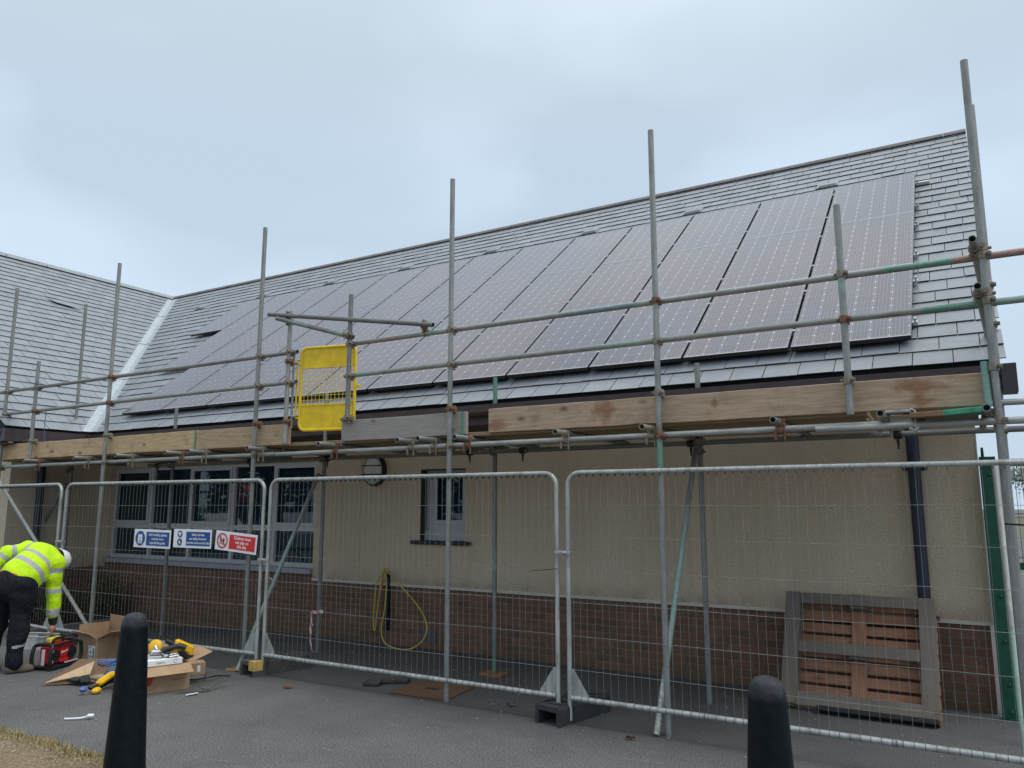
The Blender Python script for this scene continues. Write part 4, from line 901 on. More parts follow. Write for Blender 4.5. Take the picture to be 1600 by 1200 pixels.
# safety signs on the left fence panel
SB = plain('sign_blue', (0.012, 0.06, 0.28), .4, var=.03); SR = plain('sign_red', (0.66, .025, .03), .4, var=.03); SWH = plain('sign_white', (.82, .84, .87), .4, var=.03)
def sign(x, y, z, w, h, rot, label, lines, colr, picto, size=.036):
    yaw = math.atan2(J1[1] - J0[1], J1[0] - J0[0])
    e = empty('safety_sign', (x, y, z), label, 'safety sign', 'safety signs on the fence', (0, rot, yaw))
    m = MB(); m.bev((0, 0, 0), (w, .005, h), .0015); part(m, 'board', SWH, e, local=True)
    m = MB(); px0 = -w / 2 + w * .345; m.bb(px0, w / 2 - w * .035, -.0050, -.0028, -h / 2 + h * .13, h / 2 - h * .13); part(m, 'text_field', colr, e, local=True)
    cx = (px0 + w / 2 - w * .035) / 2
    for i, l in enumerate(lines):
        text(l, size, SWH, e, Matrix.Translation((cx, -.0054, (1 - i) * h * .215)) @ Matrix.Rotation(R(90), 4, 'X'), bold=.018, sx=.93)
    cxp = -w / 2 + w * .175
    F = lambda px, pz, d=.0: (cxp + px, -.0054 - d, pz)
    def disc(m, px, pz, r, d=0.0, n=28): m.add([F(px + r * math.cos(2 * math.pi * k / n), pz + r * math.sin(2 * math.pi * k / n), d) for k in range(n)], [tuple(range(n))])
    def poly(m, pts, d=.0006): m.add([F(a, b_, d) for a, b_ in pts], [tuple(range(len(pts)))])
    if picto == 'jacket':
        r = h * .40; m = MB(); disc(m, 0, 0, r); part(m, 'symbol_disc', SB, e, local=True); m = MB()
        poly(m, [(-.035, .045), (-.012, .05), (0, .03), (.012, .05), (.035, .045), (.042, -.03), (-.042, -.03)]); poly(m, [(-.042, -.036), (.042, -.036), (.042, -.044), (-.042, -.044)]); poly(m, [(-.042, -.05), (.042, -.05), (.042, -.058), (-.042, -.058)])
        part(m, 'jacket_symbol', SWH, e, local=True)
        m = MB(); poly(m, [(-.016, .02), (-.010, .02), (-.010, -.03), (-.016, -.03)], .001); poly(m, [(.010, .02), (.016, .02), (.016, -.03), (.010, -.03)], .001); part(m, 'symbol_detail', SB, e, local=True)
    elif picto == 'helmet':
        m = MB(); disc(m, 0, h * .23, h * .19); disc(m, 0, -h * .2, h * .19); part(m, 'symbol_disc', SB, e, local=True)
        m = MB(); poly(m, [(.024 * math.cos(R(k)), h * .24 + .022 * math.sin(R(k))) for k in range(0, 181, 20)] + [(-.028, h * .22), (.028, h * .22)]); poly(m, [(-.012, h * .21), (.012, h * .21), (.009, h * .12), (-.009, h * .12)])
        poly(m, [(-.012, -h * .11), (.004, -h * .11), (.004, -h * .20), (.022, -h * .235), (.022, -h * .275), (-.012, -h * .275)]); part(m, 'helmet_and_boot_symbol', SWH, e, local=True)
    else:
        m = MB(); n = 32; ro, ri = h * .40, h * .32
        m.add([F(q * math.cos(2 * math.pi * k / n), q * math.sin(2 * math.pi * k / n), .0008) for q in (ro, ri) for k in range(n)], [(k, (k + 1) % n, n + (k + 1) % n, n + k) for k in range(n)])
        a = math.sqrt(.5) * ri * 1.02; d = .006; poly(m, [(-a - d, a - d), (-a + d, a + d), (a + d, -a + d), (a - d, -a - d)], .001); part(m, 'prohibition_ring', SR, e, local=True)
        m = MB()
        for (ox, oz, s_) in ((-.022, .0, 1.0), (.022, -.004, .95)):
            disc(m, ox, oz + .032 * s_, .0085 * s_, .0004, 12); poly(m, [(ox - .008, oz + .022), (ox + .008, oz + .022), (ox + .006, oz - .008), (ox - .006, oz - .008)], .0004)
            poly(m, [(ox + .004, oz + .02), (ox + .024 * s_, oz + .008), (ox + .024 * s_, oz + .002), (ox + .004, oz + .012)], .0004); poly(m, [(ox - .004, oz + .02), (ox - .022, oz + .004), (ox - .022, oz - .002), (ox - .004, oz + .012)], .0004)
            poly(m, [(ox - .006, oz - .006), (ox, oz - .006), (ox - .010, oz - .044), (ox - .018, oz - .044)], .0004); poly(m, [(ox, oz - .006), (ox + .006, oz - .006), (ox + .020, oz - .036), (ox + .012, oz - .040)], .0004)
        part(m, 'children_symbol', M_BLK, e, local=True)
    m = MB(); 
    for sx in (-1, 1): m.path([(sx * w * .46, -.006, h * .38), (sx * w * .46, .03, h * .40), (sx * w * .47, .028, h * .3)], .002, 4)
    part(m, 'wire_tie', M_BLK, e, local=True)
sign(-7.90, -1.600, 1.338, .635, .210, R(.8), 'blue and white sign about high visibility jackets, leftmost on the fence', ['High visibility jackets', 'must be worn', 'beyond this point'], SB, 'jacket', .0405)
sign(-7.225, -1.572, 1.352, .615, .205, R(.3), 'blue and white sign about safety helmets, middle of the three', ['Safety helmets', 'and safety footwear', 'must be worn on this site'], SB, 'helmet', .0375)
sign(-6.545, -1.540, 1.327, .625, .205, R(4.2), 'tilted red and white sign telling children not to play', ['Children must', 'not play on', 'this site'], SR, 'no', .047)

# ------------------------------------------------------------------ bollards
def bollard(x, y, z, h, label):
    e = empty('bollard', (x, y, z), label, 'bollard', 'black tapered bollards')
    t = NT('bollard_paint'); v = t.tc(); f = t.noise(v, 22, 6, .7); up = t.sep(t.tc('Normal'))[2]
    c = t.ramp(f, [(.4, (.003, .006, .009)), (.75, (.008, .012, .016))]); scr = t.noise(t.map(v, (3, 3, .5)), 9, 6, .8)
    c = t.mix(t.ramp(scr, [(.70, 0.0), (.76, .7)]), c, (.22, .22, .22)); wear = t.math('MULTIPLY', t.band(t.sep(v)[2], h - .075, h + .1, .03), t.ramp(f, [(.35, .35), (.65, 1.0)]))
    c = t.mix(t.math('MULTIPLY', wear, .5), c, (.10, .10, .115)); t.set(color=c, rough=t.ramp(f, [(.3, .42), (.7, .6)]), spec=.14); t.bump(f, .03, .003)
    m = MB(); pr = [(0, h), (.025, h - .002), (.048, h - .010), (.064, h - .026), (.0735, h - .048), (.0775, h - .075), (.080, h - .10), (.125, .02), (.127, 0), (.127, -.05)]
    m.lathe(pr[::-1], n=40); part(m, 'post', t.m, e, local=True)
bollard(-4.276, -4.198, 0, 1.05, 'black tapered bollard in front of the cardboard boxes')
bollard(-.471, -3.807, 0, 1.0, 'black tapered bollard at the bottom right before the pallet')

# ------------------------------------------------------------------ pallet against the wall
def pallet():
    Wp, Hp = 1.22, 1.01; th = math.acos(min(1, .885 / Hp))
    e = empty('pallet', (-1.235, -.135, 0.05), 'old wooden pallet leaning against the wall beside the downpipe', 'pallet', None, (th * -1 + 0, 0, 0))
    old = lambda s_, a=0: timber((.155, .125, .10), seed=s_, grey=.3, axis=a); wr = lambda s_, a=0: timber((.34, .175, .11), seed=s_, axis=a)
    def plank(name, c, d, mt):
        m = MB(); m.bev(c, d, .004); part(m, name, mt, e, local=True)
    o1, o2, o3 = old(2.5, 2), old(5.5), old(9.5)
    # z up the face, y backwards (towards the wall)
    for x in (.065, Wp - .065): plank('base_board', (x, .011, Hp / 2), (.13, .022, Hp), o1)
    for z in (.055, Hp * .5, Hp - .055): plank('cross_board', (Wp / 2, .011, z), (Wp - .262, .022, .10 if z != .055 else .12), o2 if z > .1 else o3)
    for z in (.055, Hp * .5, Hp - .055):
        for x in (.07, Wp / 2, Wp - .07): plank('block', (x, .063, z), (.10 if x != Wp / 2 else .14, .080, .13), o3)
    for i, x in enumerate((.07, Wp / 2, Wp - .07)): plank('stringer_board', (x, .114, Hp / 2), (.12, .020, Hp), wr(1.1 + i, 2) if i == 1 else o1)
    n = 9
    for i in range(n):
        z = .055 + (Hp - .11) * i / (n - 1); plank('deck_board', (Wp / 2, .135, z), (Wp, .020, .088), wr(20.3 + i * 1.7))
    m = MB(); m.bev((Wp * .62, .03, -.02), (Wp * .74, .16, .04), .004); part(m, 'bottom_skid', plain('black_timber', (.02, .019, .018), .85), e, local=True)
pallet()

# ------------------------------------------------------------------ hose and tap
t = NT('hose_yellow'); f = t.noise(t.tc(), 9, 5, .7); t.set(color=t.ramp(f, [(.3, (.46, .34, .04)), (.7, (.66, .51, .10))]), rough=.5); M_HOSE = t.m
m = MB(); yb = .50
def smooth(pts, n=6):
    P = [Vector(p) for p in pts]; o = []
    for i in range(len(P) - 1):
        a, b, c, d = P[max(i - 1, 0)], P[i], P[i + 1], P[min(i + 2, len(P) - 1)]
        for k in range(n):
            u = k / n; o.append(.5 * ((2 * b) + (c - a) * u + (2 * a - 5 * b + 4 * c - d) * u * u + (3 * b - a - 3 * c + d) * u ** 3))
    return o + [P[-1]]
m.path(smooth([(-6.16, .47, .87), (-6.28, .48, .76), (-6.30, .46, .45), (-6.29, .45, .22), (-6.255, .44, .18), (-6.245, .45, .30), (-6.22, .46, .60), (-6.17, .45, .84), (-6.13, .42, .90), (-6.08, .43, .78), (-6.09, .42, .45), (-6.12, .40, .22), (-6.04, .36, .07), (-5.86, .33, .015), (-5.62, .33, .02), (-5.45, .36, .13), (-5.42, .40, .30), (-5.58, .44, .50), (-5.86, .46, .72), (-6.06, .45, .88), (-6.13, .44, .92)]), .0095, 8)
tag(m.build('hose', M_HOSE, origin=(-6.1, .45, .0)), 'yellow garden hose looped over the outside tap', 'hose')
e = empty('outside_tap', (-6.14, .55, .88), 'small brass outside tap with its black pipe on the brickwork', 'tap')
m = MB(); m.tube((0, .02, 0), (0, -.09, 0), .014, 10); m.tube((0, -.09, .01), (0, -.10, -.06), .012, 10); m.tube((-.03, -.07, .045), (.03, -.07, .045), .008, 8); m.tube((0, -.07, 0), (0, -.07, .045), .008, 8); part(m, 'spout', plain('brass', (.35, .25, .10), .4, .7), e, local=True)
m = MB(); m.bb(-.022, .022, -.035, -.002, -.70, -.02); part(m, 'pipe_cover', M_BLK, e, local=True)
m = MB(); m.tube((-.05, -.08, -.10), (-.055, -.08, -.19), .016, 10); part(m, 'hose_connector', plain('orange_fitting', (.55, .22, .05), .5), e, local=True)

# barrier tape scraps
t = NT('barrier_tape'); z = t.sep(t.tc())[2]; x = t.sep(t.tc())[0]
st = t.math('GREATER_THAN', t.math('FRACT', t.math('MULTIPLY', t.math('ADD', z, x), 9.0)), .5); t.set(color=t.mix(st, (.72, .70, .70), (.62, .18, .25)), rough=.5); M_TAPE = t.m
def ribbon(pts, w, wd=(0, 0, 1)):
    m = MB(); n = len(pts); W2 = Vector(wd) * w / 2; vs = []
    for i, p in enumerate(pts): tw = .25 * math.sin(i * 1.9); d = Matrix.Rotation(tw, 3, 'X') @ W2; vs += [Vector(p) - d, Vector(p) + d]
    m.add(vs, [(2 * i, 2 * i + 2, 2 * i + 3, 2 * i + 1) for i in range(n - 1)], True); return m
m = ribbon([(-6.58, -.34, .46), (-6.52, -.345, .465), (-6.44, -.34, .475), (-6.40, -.33, .48)], .04)
m2 = ribbon([(-6.56, -.37, .47), (-6.545, -.37, .38), (-6.55, -.38, .30), (-6.53, -.39, .22)], .03, (1, 0, 0)); m.add(m2.v, m2.f, True)
m2 = ribbon([(-6.545, -.37, .45), (-6.54, -.38, .36), (-6.51, -.38, .31)], .02, (1, 0, 0)); m.add(m2.v, m2.f, True)
m2 = ribbon([(-6.535, -.39, .24), (-6.52, -.40, .14), (-6.50, -.40, .06), (-6.47, -.40, .015)], .025, (1, 0, 0)); m.add(m2.v, m2.f, True)
tag(m.build('barrier_tape', M_TAPE, origin=(-6.5, -.34, .3)), 'pink and white tape knotted round the foot of the inner pole', 'barrier tape')
m = ribbon([(-6.70, -.92, .905), (-6.64, -.94, .90), (-6.58, -.95, .86), (-6.55, -.95, .825)], .022)
tag(m.build('barrier_tape', M_TAPE, origin=(-6.65, -.9, .9)), 'small scrap of pink tape tied on the grey and green brace', 'barrier tape')

# ------------------------------------------------------------------ worker
def person():
    O = np.array([-8.40, -2.77, 0.0]); f_ = O - np.array([.367, -7.344, 0]); f_ = f_ / np.linalg.norm(f_); r_ = np.array([f_[1], -f_[0], 0]); u_ = np.array([0, 0, 1.0])
    P = lambda a, b, c=0.0: O + a * .87 * r_ + b * u_ + c * .9 * f_            # right, up, away (metres, seen from the camera)
    e = empty('person', tuple(O), 'worker in yellow high visibility jacket, dark trousers and white helmet bending over the radio', 'person')
    skin = plain('skin', (.42, .22, .16), .55, var=.08); hair = plain('dark_hair', (.02, .015, .012), .7)
    hip = (P(.03, .86, .02), P(-.15, .87, .19)); pel = P(-.06, .90, .11)
    kn = (P(.045, .46, .0), P(-.20, .47, .22)); an = (P(.02, .09, -.02), P(-.26, .09, .24))
    waist = P(.06, 1.01, .19); chest = P(.20, 1.12, .33); neck = P(.27, 1.16, .42)
    sh = (P(.36, 1.08, .24), P(.06, 1.24, .50)); el = (P(.375, .79, .25), P(-.16, 1.22, .42)); wr = (P(.40, .46, .28), P(-.33, 1.02, .34))
    headc = P(.355, 1.115, .49)
    fwd = P(.80, -.10, .55) - O; fwd = fwd / np.linalg.norm(fwd)      # crown of the head points this way
    face = np.array(-u_) * .80 + fwd * .25; face -= fwd * (face @ fwd); face /= np.linalg.norm(face); side = np.cross(fwd, face)
    H = lambda a, b, c: headc + side * a + fwd * b + face * c         # head frame: side, crown, face
    # one continuous body
    hd = P(.397, .385, .285); pr = []
    C = lambda a, b, ra, rb, k=.03, sc=None: pr.append((a, b, ra, rb, k, sc) if sc is not None else (a, b, ra, rb, k))
    C(pel, waist, .13, .125); C(waist, chest, .125, .145); C(chest, neck, .13, .075); C(neck, headc - fwd * .04, .058, .056)
    for i in (0, 1):
        C(hip[i], kn[i], .088, .058); C(kn[i], an[i], .055, .038); C(an[i], an[i] + (P(.13, -.05, .06) - O), .04, .03)
        C(chest * .4 + sh[i] * .6, sh[i], .075, .06); C(sh[i], el[i], .052, .040); C(el[i], wr[i], .041, .028)
    C(H(0, .035, .005), H(0, .035, -.015), .086, .084, .02); C(H(0, -.03, .03), H(0, -.055, .045), .068, .05, .03)          # skull and jaw
    C(H(0, -.005, .10), H(0, -.028, .112), .012, .016, .012); C(H(0, -.062, .088), H(0, -.062, .088), .02, .02, .012)       # nose, lips
    for s_ in (-1, 1): C(H(s_ * .083, -.01, -.005), H(s_ * .085, -.035, .0), .016, .012, .008); C(H(s_ * .033, .012, .084), H(s_ * .033, .012, .084), .013, .013, .006)
    # right hand: palm, four fingers curled down, thumb to the side
    dn = (P(.0, -1, .0) - O); fx = (P(.35, -.2, .9) - O); fx /= np.linalg.norm(fx); px_ = (P(.94, 0, -.34) - O)
    C(wr[0], hd, .028, .030, .02); C(hd - fx * .025, hd + fx * .025, .026, .026, .02)
    for k, (o_, L) in enumerate(((.036, .070), (.013, .078), (-.012, .072), (-.035, .058))):
        a = hd + fx * o_ + dn * .02; b = a + dn * L * .55 + px_ * .010; c = b + dn * L * .42 - px_ * .018; C(a, b, .0105, .0095, .006); C(b, c, .0095, .0075, .004)
    a = hd + fx * .034 - dn * .008; b = a + fx * .032 + dn * .026; C(a, b, .0125, .011, .010); C(b, b + dn * .034 - px_ * .01, .0105, .008, .004)
    # left hand
    hl = wr[1] + (wr[1] - el[1]) / np.linalg.norm(wr[1] - el[1]) * .07; C(wr[1], hl, .027, .03, .02)
    dl = (wr[1] - el[1]) / np.linalg.norm(wr[1] - el[1]); sl_ = np.cross(dl, u_); sl_ /= np.linalg.norm(sl_)
    for o_, L in ((.03, .07), (.010, .078), (-.010, .072), (-.03, .056)): a = hl + sl_ * o_ + dl * .015; C(a, a + dl * L - u_ * .02, .010, .008, .005)
    C(hl + sl_ * .03, hl + sl_ * .065 + dl * .03, .012, .009, .01)
    allp = np.array([q for p in pr for q in (p[0], p[1])]); lo = allp.min(0) - .2; hi = allp.max(0) + .2; lo[2] = max(lo[2], -.02)
    sdf_obj('body', sdf_mesh(pr, lo, hi, .0085), skin, e)
    # eyes and hair
    m = MB()
    for s_ in (-1, 1): c = H(s_ * .033, .012, .090); m.lathe([(0, -.0095), (.0075, -.005), (.0095, 0), (.0075, .005), (0, .0095)], c, 10)
    part(m, 'eyes', plain('eye', (.25, .23, .21), .2), e)
    hp = [(H(0, .02, -.045), H(0, -.03, -.06), .078, .062, .02), (H(.055, .0, -.02), H(.060, -.045, -.005), .040, .022, .02), (H(-.055, .0, -.02), H(-.060, -.045, -.005), .040, .022, .02)]
    sdf_obj('hair', sdf_mesh(hp, headc - .25, headc + .25, .008), hair, e)
    # jacket with bands
    rng = np.random.RandomState(4); ph = rng.uniform(0, 6.28, (9, 4)); kv = rng.uniform(-1, 1, (9, 3)) * 26
    def folds(amp):
        def fn(X, Y, Z):
            s_ = 0
            for i in range(9): s_ = s_ + np.sin(kv[i, 0] * X + kv[i, 1] * Y + kv[i, 2] * Z + ph[i, 0] + 1.2 * np.sin(11 * X + 9 * Z + ph[i, 1]))
            return (amp * s_ / 3).astype(np.float32)
        return fn
    hem = pel + (waist - pel) * .50
    jk = [(hem, waist, .205, .195, .05), (waist, chest, .195, .192, .06), (chest, chest * .45 + neck * .55, .165, .095, .06), (chest * .3 + neck * .7, neck + fwd * .02, .082, .074, .03)]
    for i in (0, 1):
        jk += [(chest * .5 + sh[i] * .5, sh[i], .125, .098, .06), (sh[i], el[i], .086, .073, .03), (el[i], el[i] + (wr[i] - el[i]) * .74, .072, .060, .03)]
    def cloth(nm, col, col2, st, rough=.8):
        t = NT(nm); v = t.tc(); w = t.noise(t.map(v, (1, 1, .55), rot=(.4, .5, 0)), 11, 5, .6, 1.6); g = t.noise(v, 5, 4, .6)
        t.set(color=t.ramp(g, [(.3, col), (.7, col2)]), rough=rough, spec=.25); t.bump(w, st, .05); return t.m
    hiv = cloth('high_visibility_yellow', (.52, .84, .012), (.64, .95, .02), .55, .65); sil = cloth('reflective_band', (.36, .37, .40), (.46, .47, .49), .45, .4)
    ax = (chest - hem) / np.linalg.norm(chest - hem)
    def bands(c):
        out = np.zeros(len(c), int); sd_ = []
        def seg(a, b):
            d = b - a; h = np.clip((c - a) @ d / (d @ d), 0, 1); return np.linalg.norm(c - a - h[:, None] * d, axis=1), h * np.linalg.norm(d)
        dt, ht = seg(hem - ax * .2, neck); best = dt - .10
        t_ = (c - hem) @ ax; tor = ((t_ > .045) & (t_ < .100)) | ((t_ > .185) & (t_ < .235)); arm = np.zeros(len(c), bool)
        for i in (0, 1):
            d1, h1 = seg(sh[i], el[i]); d2, h2 = seg(el[i], wr[i]); da = np.minimum(d1, d2); m_ = da < np.maximum(best, 0) - .0
            m_ = da - .085 < dt - .185; L1 = np.linalg.norm(el[i] - sh[i]); hh = np.where(d1 < d2, h1, L1 + h2); L2 = np.linalg.norm(wr[i] - el[i])
            b_ = ((hh > .045) & (hh < .098)) | ((hh > L1 + .07) & (hh < L1 + .125)) if i == 0 else ((hh > .13) & (hh < .185)) | ((hh > L1 + .05) & (hh < L1 + .10))
            if i == 0: b_ = ((hh > .040) & (hh < .092)) | ((hh > L1 - .03) & (hh < L1 + .02)) | ((hh > L1 + .185) & (hh < L1 + .26))
            out = np.where(m_ & b_, 1, out); arm |= m_
        lat = (c - chest) @ (sh[0] - sh[1]) / np.linalg.norm(sh[0] - sh[1])
        brace = (np.abs(lat + .13) < .024) & (t_ > .20)
        return np.where(arm, out, np.where(tor | brace, 1, 0))
    sdf_obj('jacket', sdf_mesh(jk, lo, hi, .0085, folds(.0085)), [hiv, sil], e, bands)
    cf = [(el[0] + (wr[0] - el[0]) * .66, wr[0] + (hd - wr[0]) * .05, .056, .043, .02), (el[1] + (wr[1] - el[1]) * .66, wr[1], .056, .043, .02)]
    navy = plain('navy_cuff', (.012, .014, .024), .8)
    for c_ in cf: sdf_obj('sleeve_cuff', sdf_mesh([c_], lo, hi, .009, folds(.004)), navy, e)
    # trousers
    low = [an[i] + u_ * -.005 for i in (0, 1)]
    tz = [(pel + (waist - pel) * .25, pel, .188, .190, .05), (pel - u_ * .03, pel - u_ * .06, .15, .14, .05)]
    for i in (0, 1):
        tz += [(hip[i], hip[i] * .5 + kn[i] * .5, .140, .112, .05), (hip[i] * .5 + kn[i] * .5, kn[i], .112, .090, .03), (kn[i], low[i] + u_ * .07, .088, .074, .03), (low[i] + u_ * .07, low[i] + u_ * .02, .078, .080, .02)]
    tr_ = cloth('dark_work_trousers', (.004, .006, .011), (.013, .016, .023), .9)
    def strip(c): return (np.abs(c[:, 2] - .275 - .12 * ((c - an[0]) @ r_ - .02)) < .014) & ((c - an[0]) @ r_ > -.03) & (np.linalg.norm((c - an[0])[:, :2], axis=1) < .2)
    sdf_obj('trousers', sdf_mesh(tz, lo, hi, .0085, folds(.0105)), [tr_, plain('grey_piping', (.5, .5, .52), .5)], e, strip)
    wb = [(pel + (waist - pel) * .33, pel + (waist - pel) * .42, .192, .192, .02)]
    sdf_obj('waistband', sdf_mesh(wb, lo, hi, .009), plain('orange_waistband', (.55, .10, .03), .7), e)
    # boots
    for i in (0, 1):
        d = (P(.80, 0, .10) - O) if i == 0 else (P(.5, 0, .7) - O); d = d / np.linalg.norm(d); a0 = an[i] * [1, 1, 0]
        bt = [(a0 + u_ * .10, a0 + u_ * .05 - d * .02, .055, .050, .03), (a0 + u_ * .045 - d * .03, a0 + u_ * .040 + d * .10, .046, .044, .03), (a0 + u_ * .038 + d * .10, a0 + u_ * .034 + d * .155, .044, .036, .03)]
        V, F = sdf_mesh(bt, a0 - .3, a0 + .3, .008); V[:, 2] = np.maximum(V[:, 2], .006 + a0[2]); sdf_obj('boot', (V, F), plain('muddy_boot', (.12, .095, .07), .85, var=.35, scale=20), e)
    # helmet
    q = Vector(fwd).to_track_quat('Z', 'Y').to_matrix(); hc = headc + fwd * .055
    m = MB(); pr_ = [(.120, -.02), (.121, .01), (.117, .045), (.102, .082), (.072, .112), (.036, .126), (0, .130)]; m.lathe(pr_, hc, 32, q)
    m.lathe([(.128, -.024), (.131, -.018), (.122, -.010)], hc, 32, q); 
    fv = Vector(face); sv = Vector(side); fw = Vector(fwd); vs = []
    for k in range(13):
        a = R(-62 + k * 124 / 12); d = fv * math.cos(a) + sv * math.sin(a); vs += [Vector(hc) + d * .118 - fw * .018, Vector(hc) + d * (.118 + .055 * math.cos(a * 1.25)) - fw * .030]
    m.add(vs + [p + fw * .006 for p in vs], [(2 * k, 2 * k + 1, 2 * k + 3, 2 * k + 2) for k in range(12)] + [(26 + 2 * k, 28 + 2 * k, 29 + 2 * k, 27 + 2 * k) for k in range(12)] + [(2 * k + 1, 27 + 2 * k, 29 + 2 * k, 2 * k + 3) for k in range(12)], True)
    for s_ in (-1, 0, 1): m.path([Vector(hc) + sv * s_ * .03 + fv * .112 * math.sin(R(t_)) * .92 + fw * (.128 * math.cos(R(t_)) + .002 - .004 * abs(s_)) for t_ in range(-66, 67, 12)], .0045, 6)
    part(m, 'helmet', plain('white_helmet', (.76, .77, .80), .3, var=.03), e)
    m = MB(); m.path([Vector(H(.088, .03, 0)), Vector(H(.075, -.06, .035)), Vector(H(.0, -.115, .055)), Vector(H(-.075, -.06, .035)), Vector(H(-.088, .03, 0))], .006, 6); part(m, 'chin_strap', M_BLK, e)
person()

# ------------------------------------------------------------------ tools and boxes on the ground
rz = lambda d: Matrix.Rotation(R(d), 3, 'Z')
def frame(name, loc, ang, label, cat, group=None): return empty(name, loc, label, cat, group, (0, 0, R(ang)))
RED_ = plain('red_tool_plastic', (.50, .018, .022), .38, var=.12); YELT = plain('yellow_tool_plastic', (.82, .47, .012), .42, var=.08); STEEL = plain('bright_steel', (.55, .55, .56), .3, .85, var=.15)
def radio():
    e = frame('jobsite_radio', (-8.32, -2.35, 0), 112, 'red and black jobsite radio on the tarmac below the worker', 'radio')
    L, D, Hh = .50, .22, .27
    m = MB(); m.bev((0, 0, .145), (.36, .15, .19), .02); m.bev((.0, 0, .235), (.30, .13, .04), .012); part(m, 'body', RED_, e, local=True)
    for s_ in (-1, 1):
        m = MB(); x = s_ * .20; pts = [(x, -.10, .03), (x + s_ * .03, -.11, .08), (x + s_ * .03, -.105, .19), (x, -.09, .255), (x, .09, .255), (x + s_ * .03, .105, .19), (x + s_ * .03, .11, .08), (x, .10, .03)]
        m.path(smooth(pts, 4), .020, 8); part(m, 'roll_cage', M_BLK, e, local=True)
    m = MB()
    for y in (-.10, .10): m.path([(-.235, y, .022), (.235, y, .022)], .022, 8); m.path([(-.19, y * .92, .252), (.19, y * .92, .252)], .016, 8)
    m.bev((0, 0, .03), (.40, .18, .035), .01); part(m, 'base_rail', M_BLK, e, local=True)
    for s_ in (-1, 1):
        m = MB(); m.tube((s_ * .125, -.074, .14), (s_ * .125, -.088, .14), .062, 24); m.tube((s_ * .125, -.0881, .14), (s_ * .125, -.092, .14), .025, 16, r1=.012); part(m, 'speaker', M_BLK, e, local=True)
    m = MB(); m.bev((0, -.078, .165), (.105, .012, .10), .004); m.bev((0, -.086, .075), (.12, .02, .03), .004); part(m, 'front_panel', RED_, e, local=True)
    for z, s_ in ((.236, 1), (.046, 1)):
        m = MB(); m.bev((.07, -.095 if z > .1 else -.119, z + .01), (.20, .014, .016), .003); part(m, 'silver_bar', plain('silver_trim', (.68, .69, .70), .35, .4), e, local=True)
    m = MB(); m.bev((-.244, -.03, .14), (.012, .035, .16), .003); part(m, 'end_strip', plain('silver_trim', (.68, .69, .70), .35, .4), e, local=True)
    for kz in (.20, .085):
        m = MB(); m.tube((-.195, -.082, kz), (-.195, -.10, kz), .022, 14); part(m, 'knob', plain('silver_trim', (.68, .69, .70), .35, .4), e, local=True)
    text('Milwaukee', .034, SWH, e, Matrix.Translation((0, -.0848, .168)) @ Matrix.Rotation(R(90), 4, 'X') @ Matrix.Rotation(R(9), 4, 'Z'), bold=.02, shear=.35, sx=.72)
    m = MB(); m.path(smooth([(-.07, 0, .25), (-.07, 0, .29), (.0, 0, .302), (.07, 0, .29), (.07, 0, .25)], 5), .014, 8); part(m, 'carry_handle', M_BLK, e, local=True)
    m = MB(); m.bev((-.01, .045, .285), (.17, .07, .055), .012); part(m, 'yellow_case', plain('yellow_case', (.66, .58, .06), .5), e, local=True)
radio()
def boxed(e, w, d, h, flaps, th=.006, mat=None):
    """open carton: w along x, d along y; flaps = (front, right, back, left) angles in degrees from upright outwards, with lengths"""
    mat = mat or M_CARD
    m = MB(); m.bb(-w / 2, w / 2, -d / 2, -d / 2 + th, 0, h); m.bb(-w / 2, w / 2, d / 2 - th, d / 2, 0, h); m.bb(-w / 2, -w / 2 + th, -d / 2 + th, d / 2 - th, 0, h); m.bb(w / 2 - th, w / 2, -d / 2 + th, d / 2 - th, 0, h); m.bb(-w / 2 + th, w / 2 - th, -d / 2 + th, d / 2 - th, .001, th)
    part(m, 'carton', mat, e, local=True)
    for k, f in enumerate(flaps):
        if f is None: continue
        a, L = R(f[0]), f[1]; m = MB(); hw = (w if k in (0, 2) else d) / 2
        q = Matrix.Rotation(R((0, 90, 180, 270)[k]), 3, 'Z'); off = d / 2 if k in (0, 2) else w / 2
        c = q @ Vector((0, -off - .001, h + .002)); rot = q @ Matrix.Rotation(a, 3, 'X')
        m.box(c + rot @ Vector((0, 0, L / 2)), (2 * hw - .004, th * .8, L), rot); part(m, 'flap', mat, e, local=True)
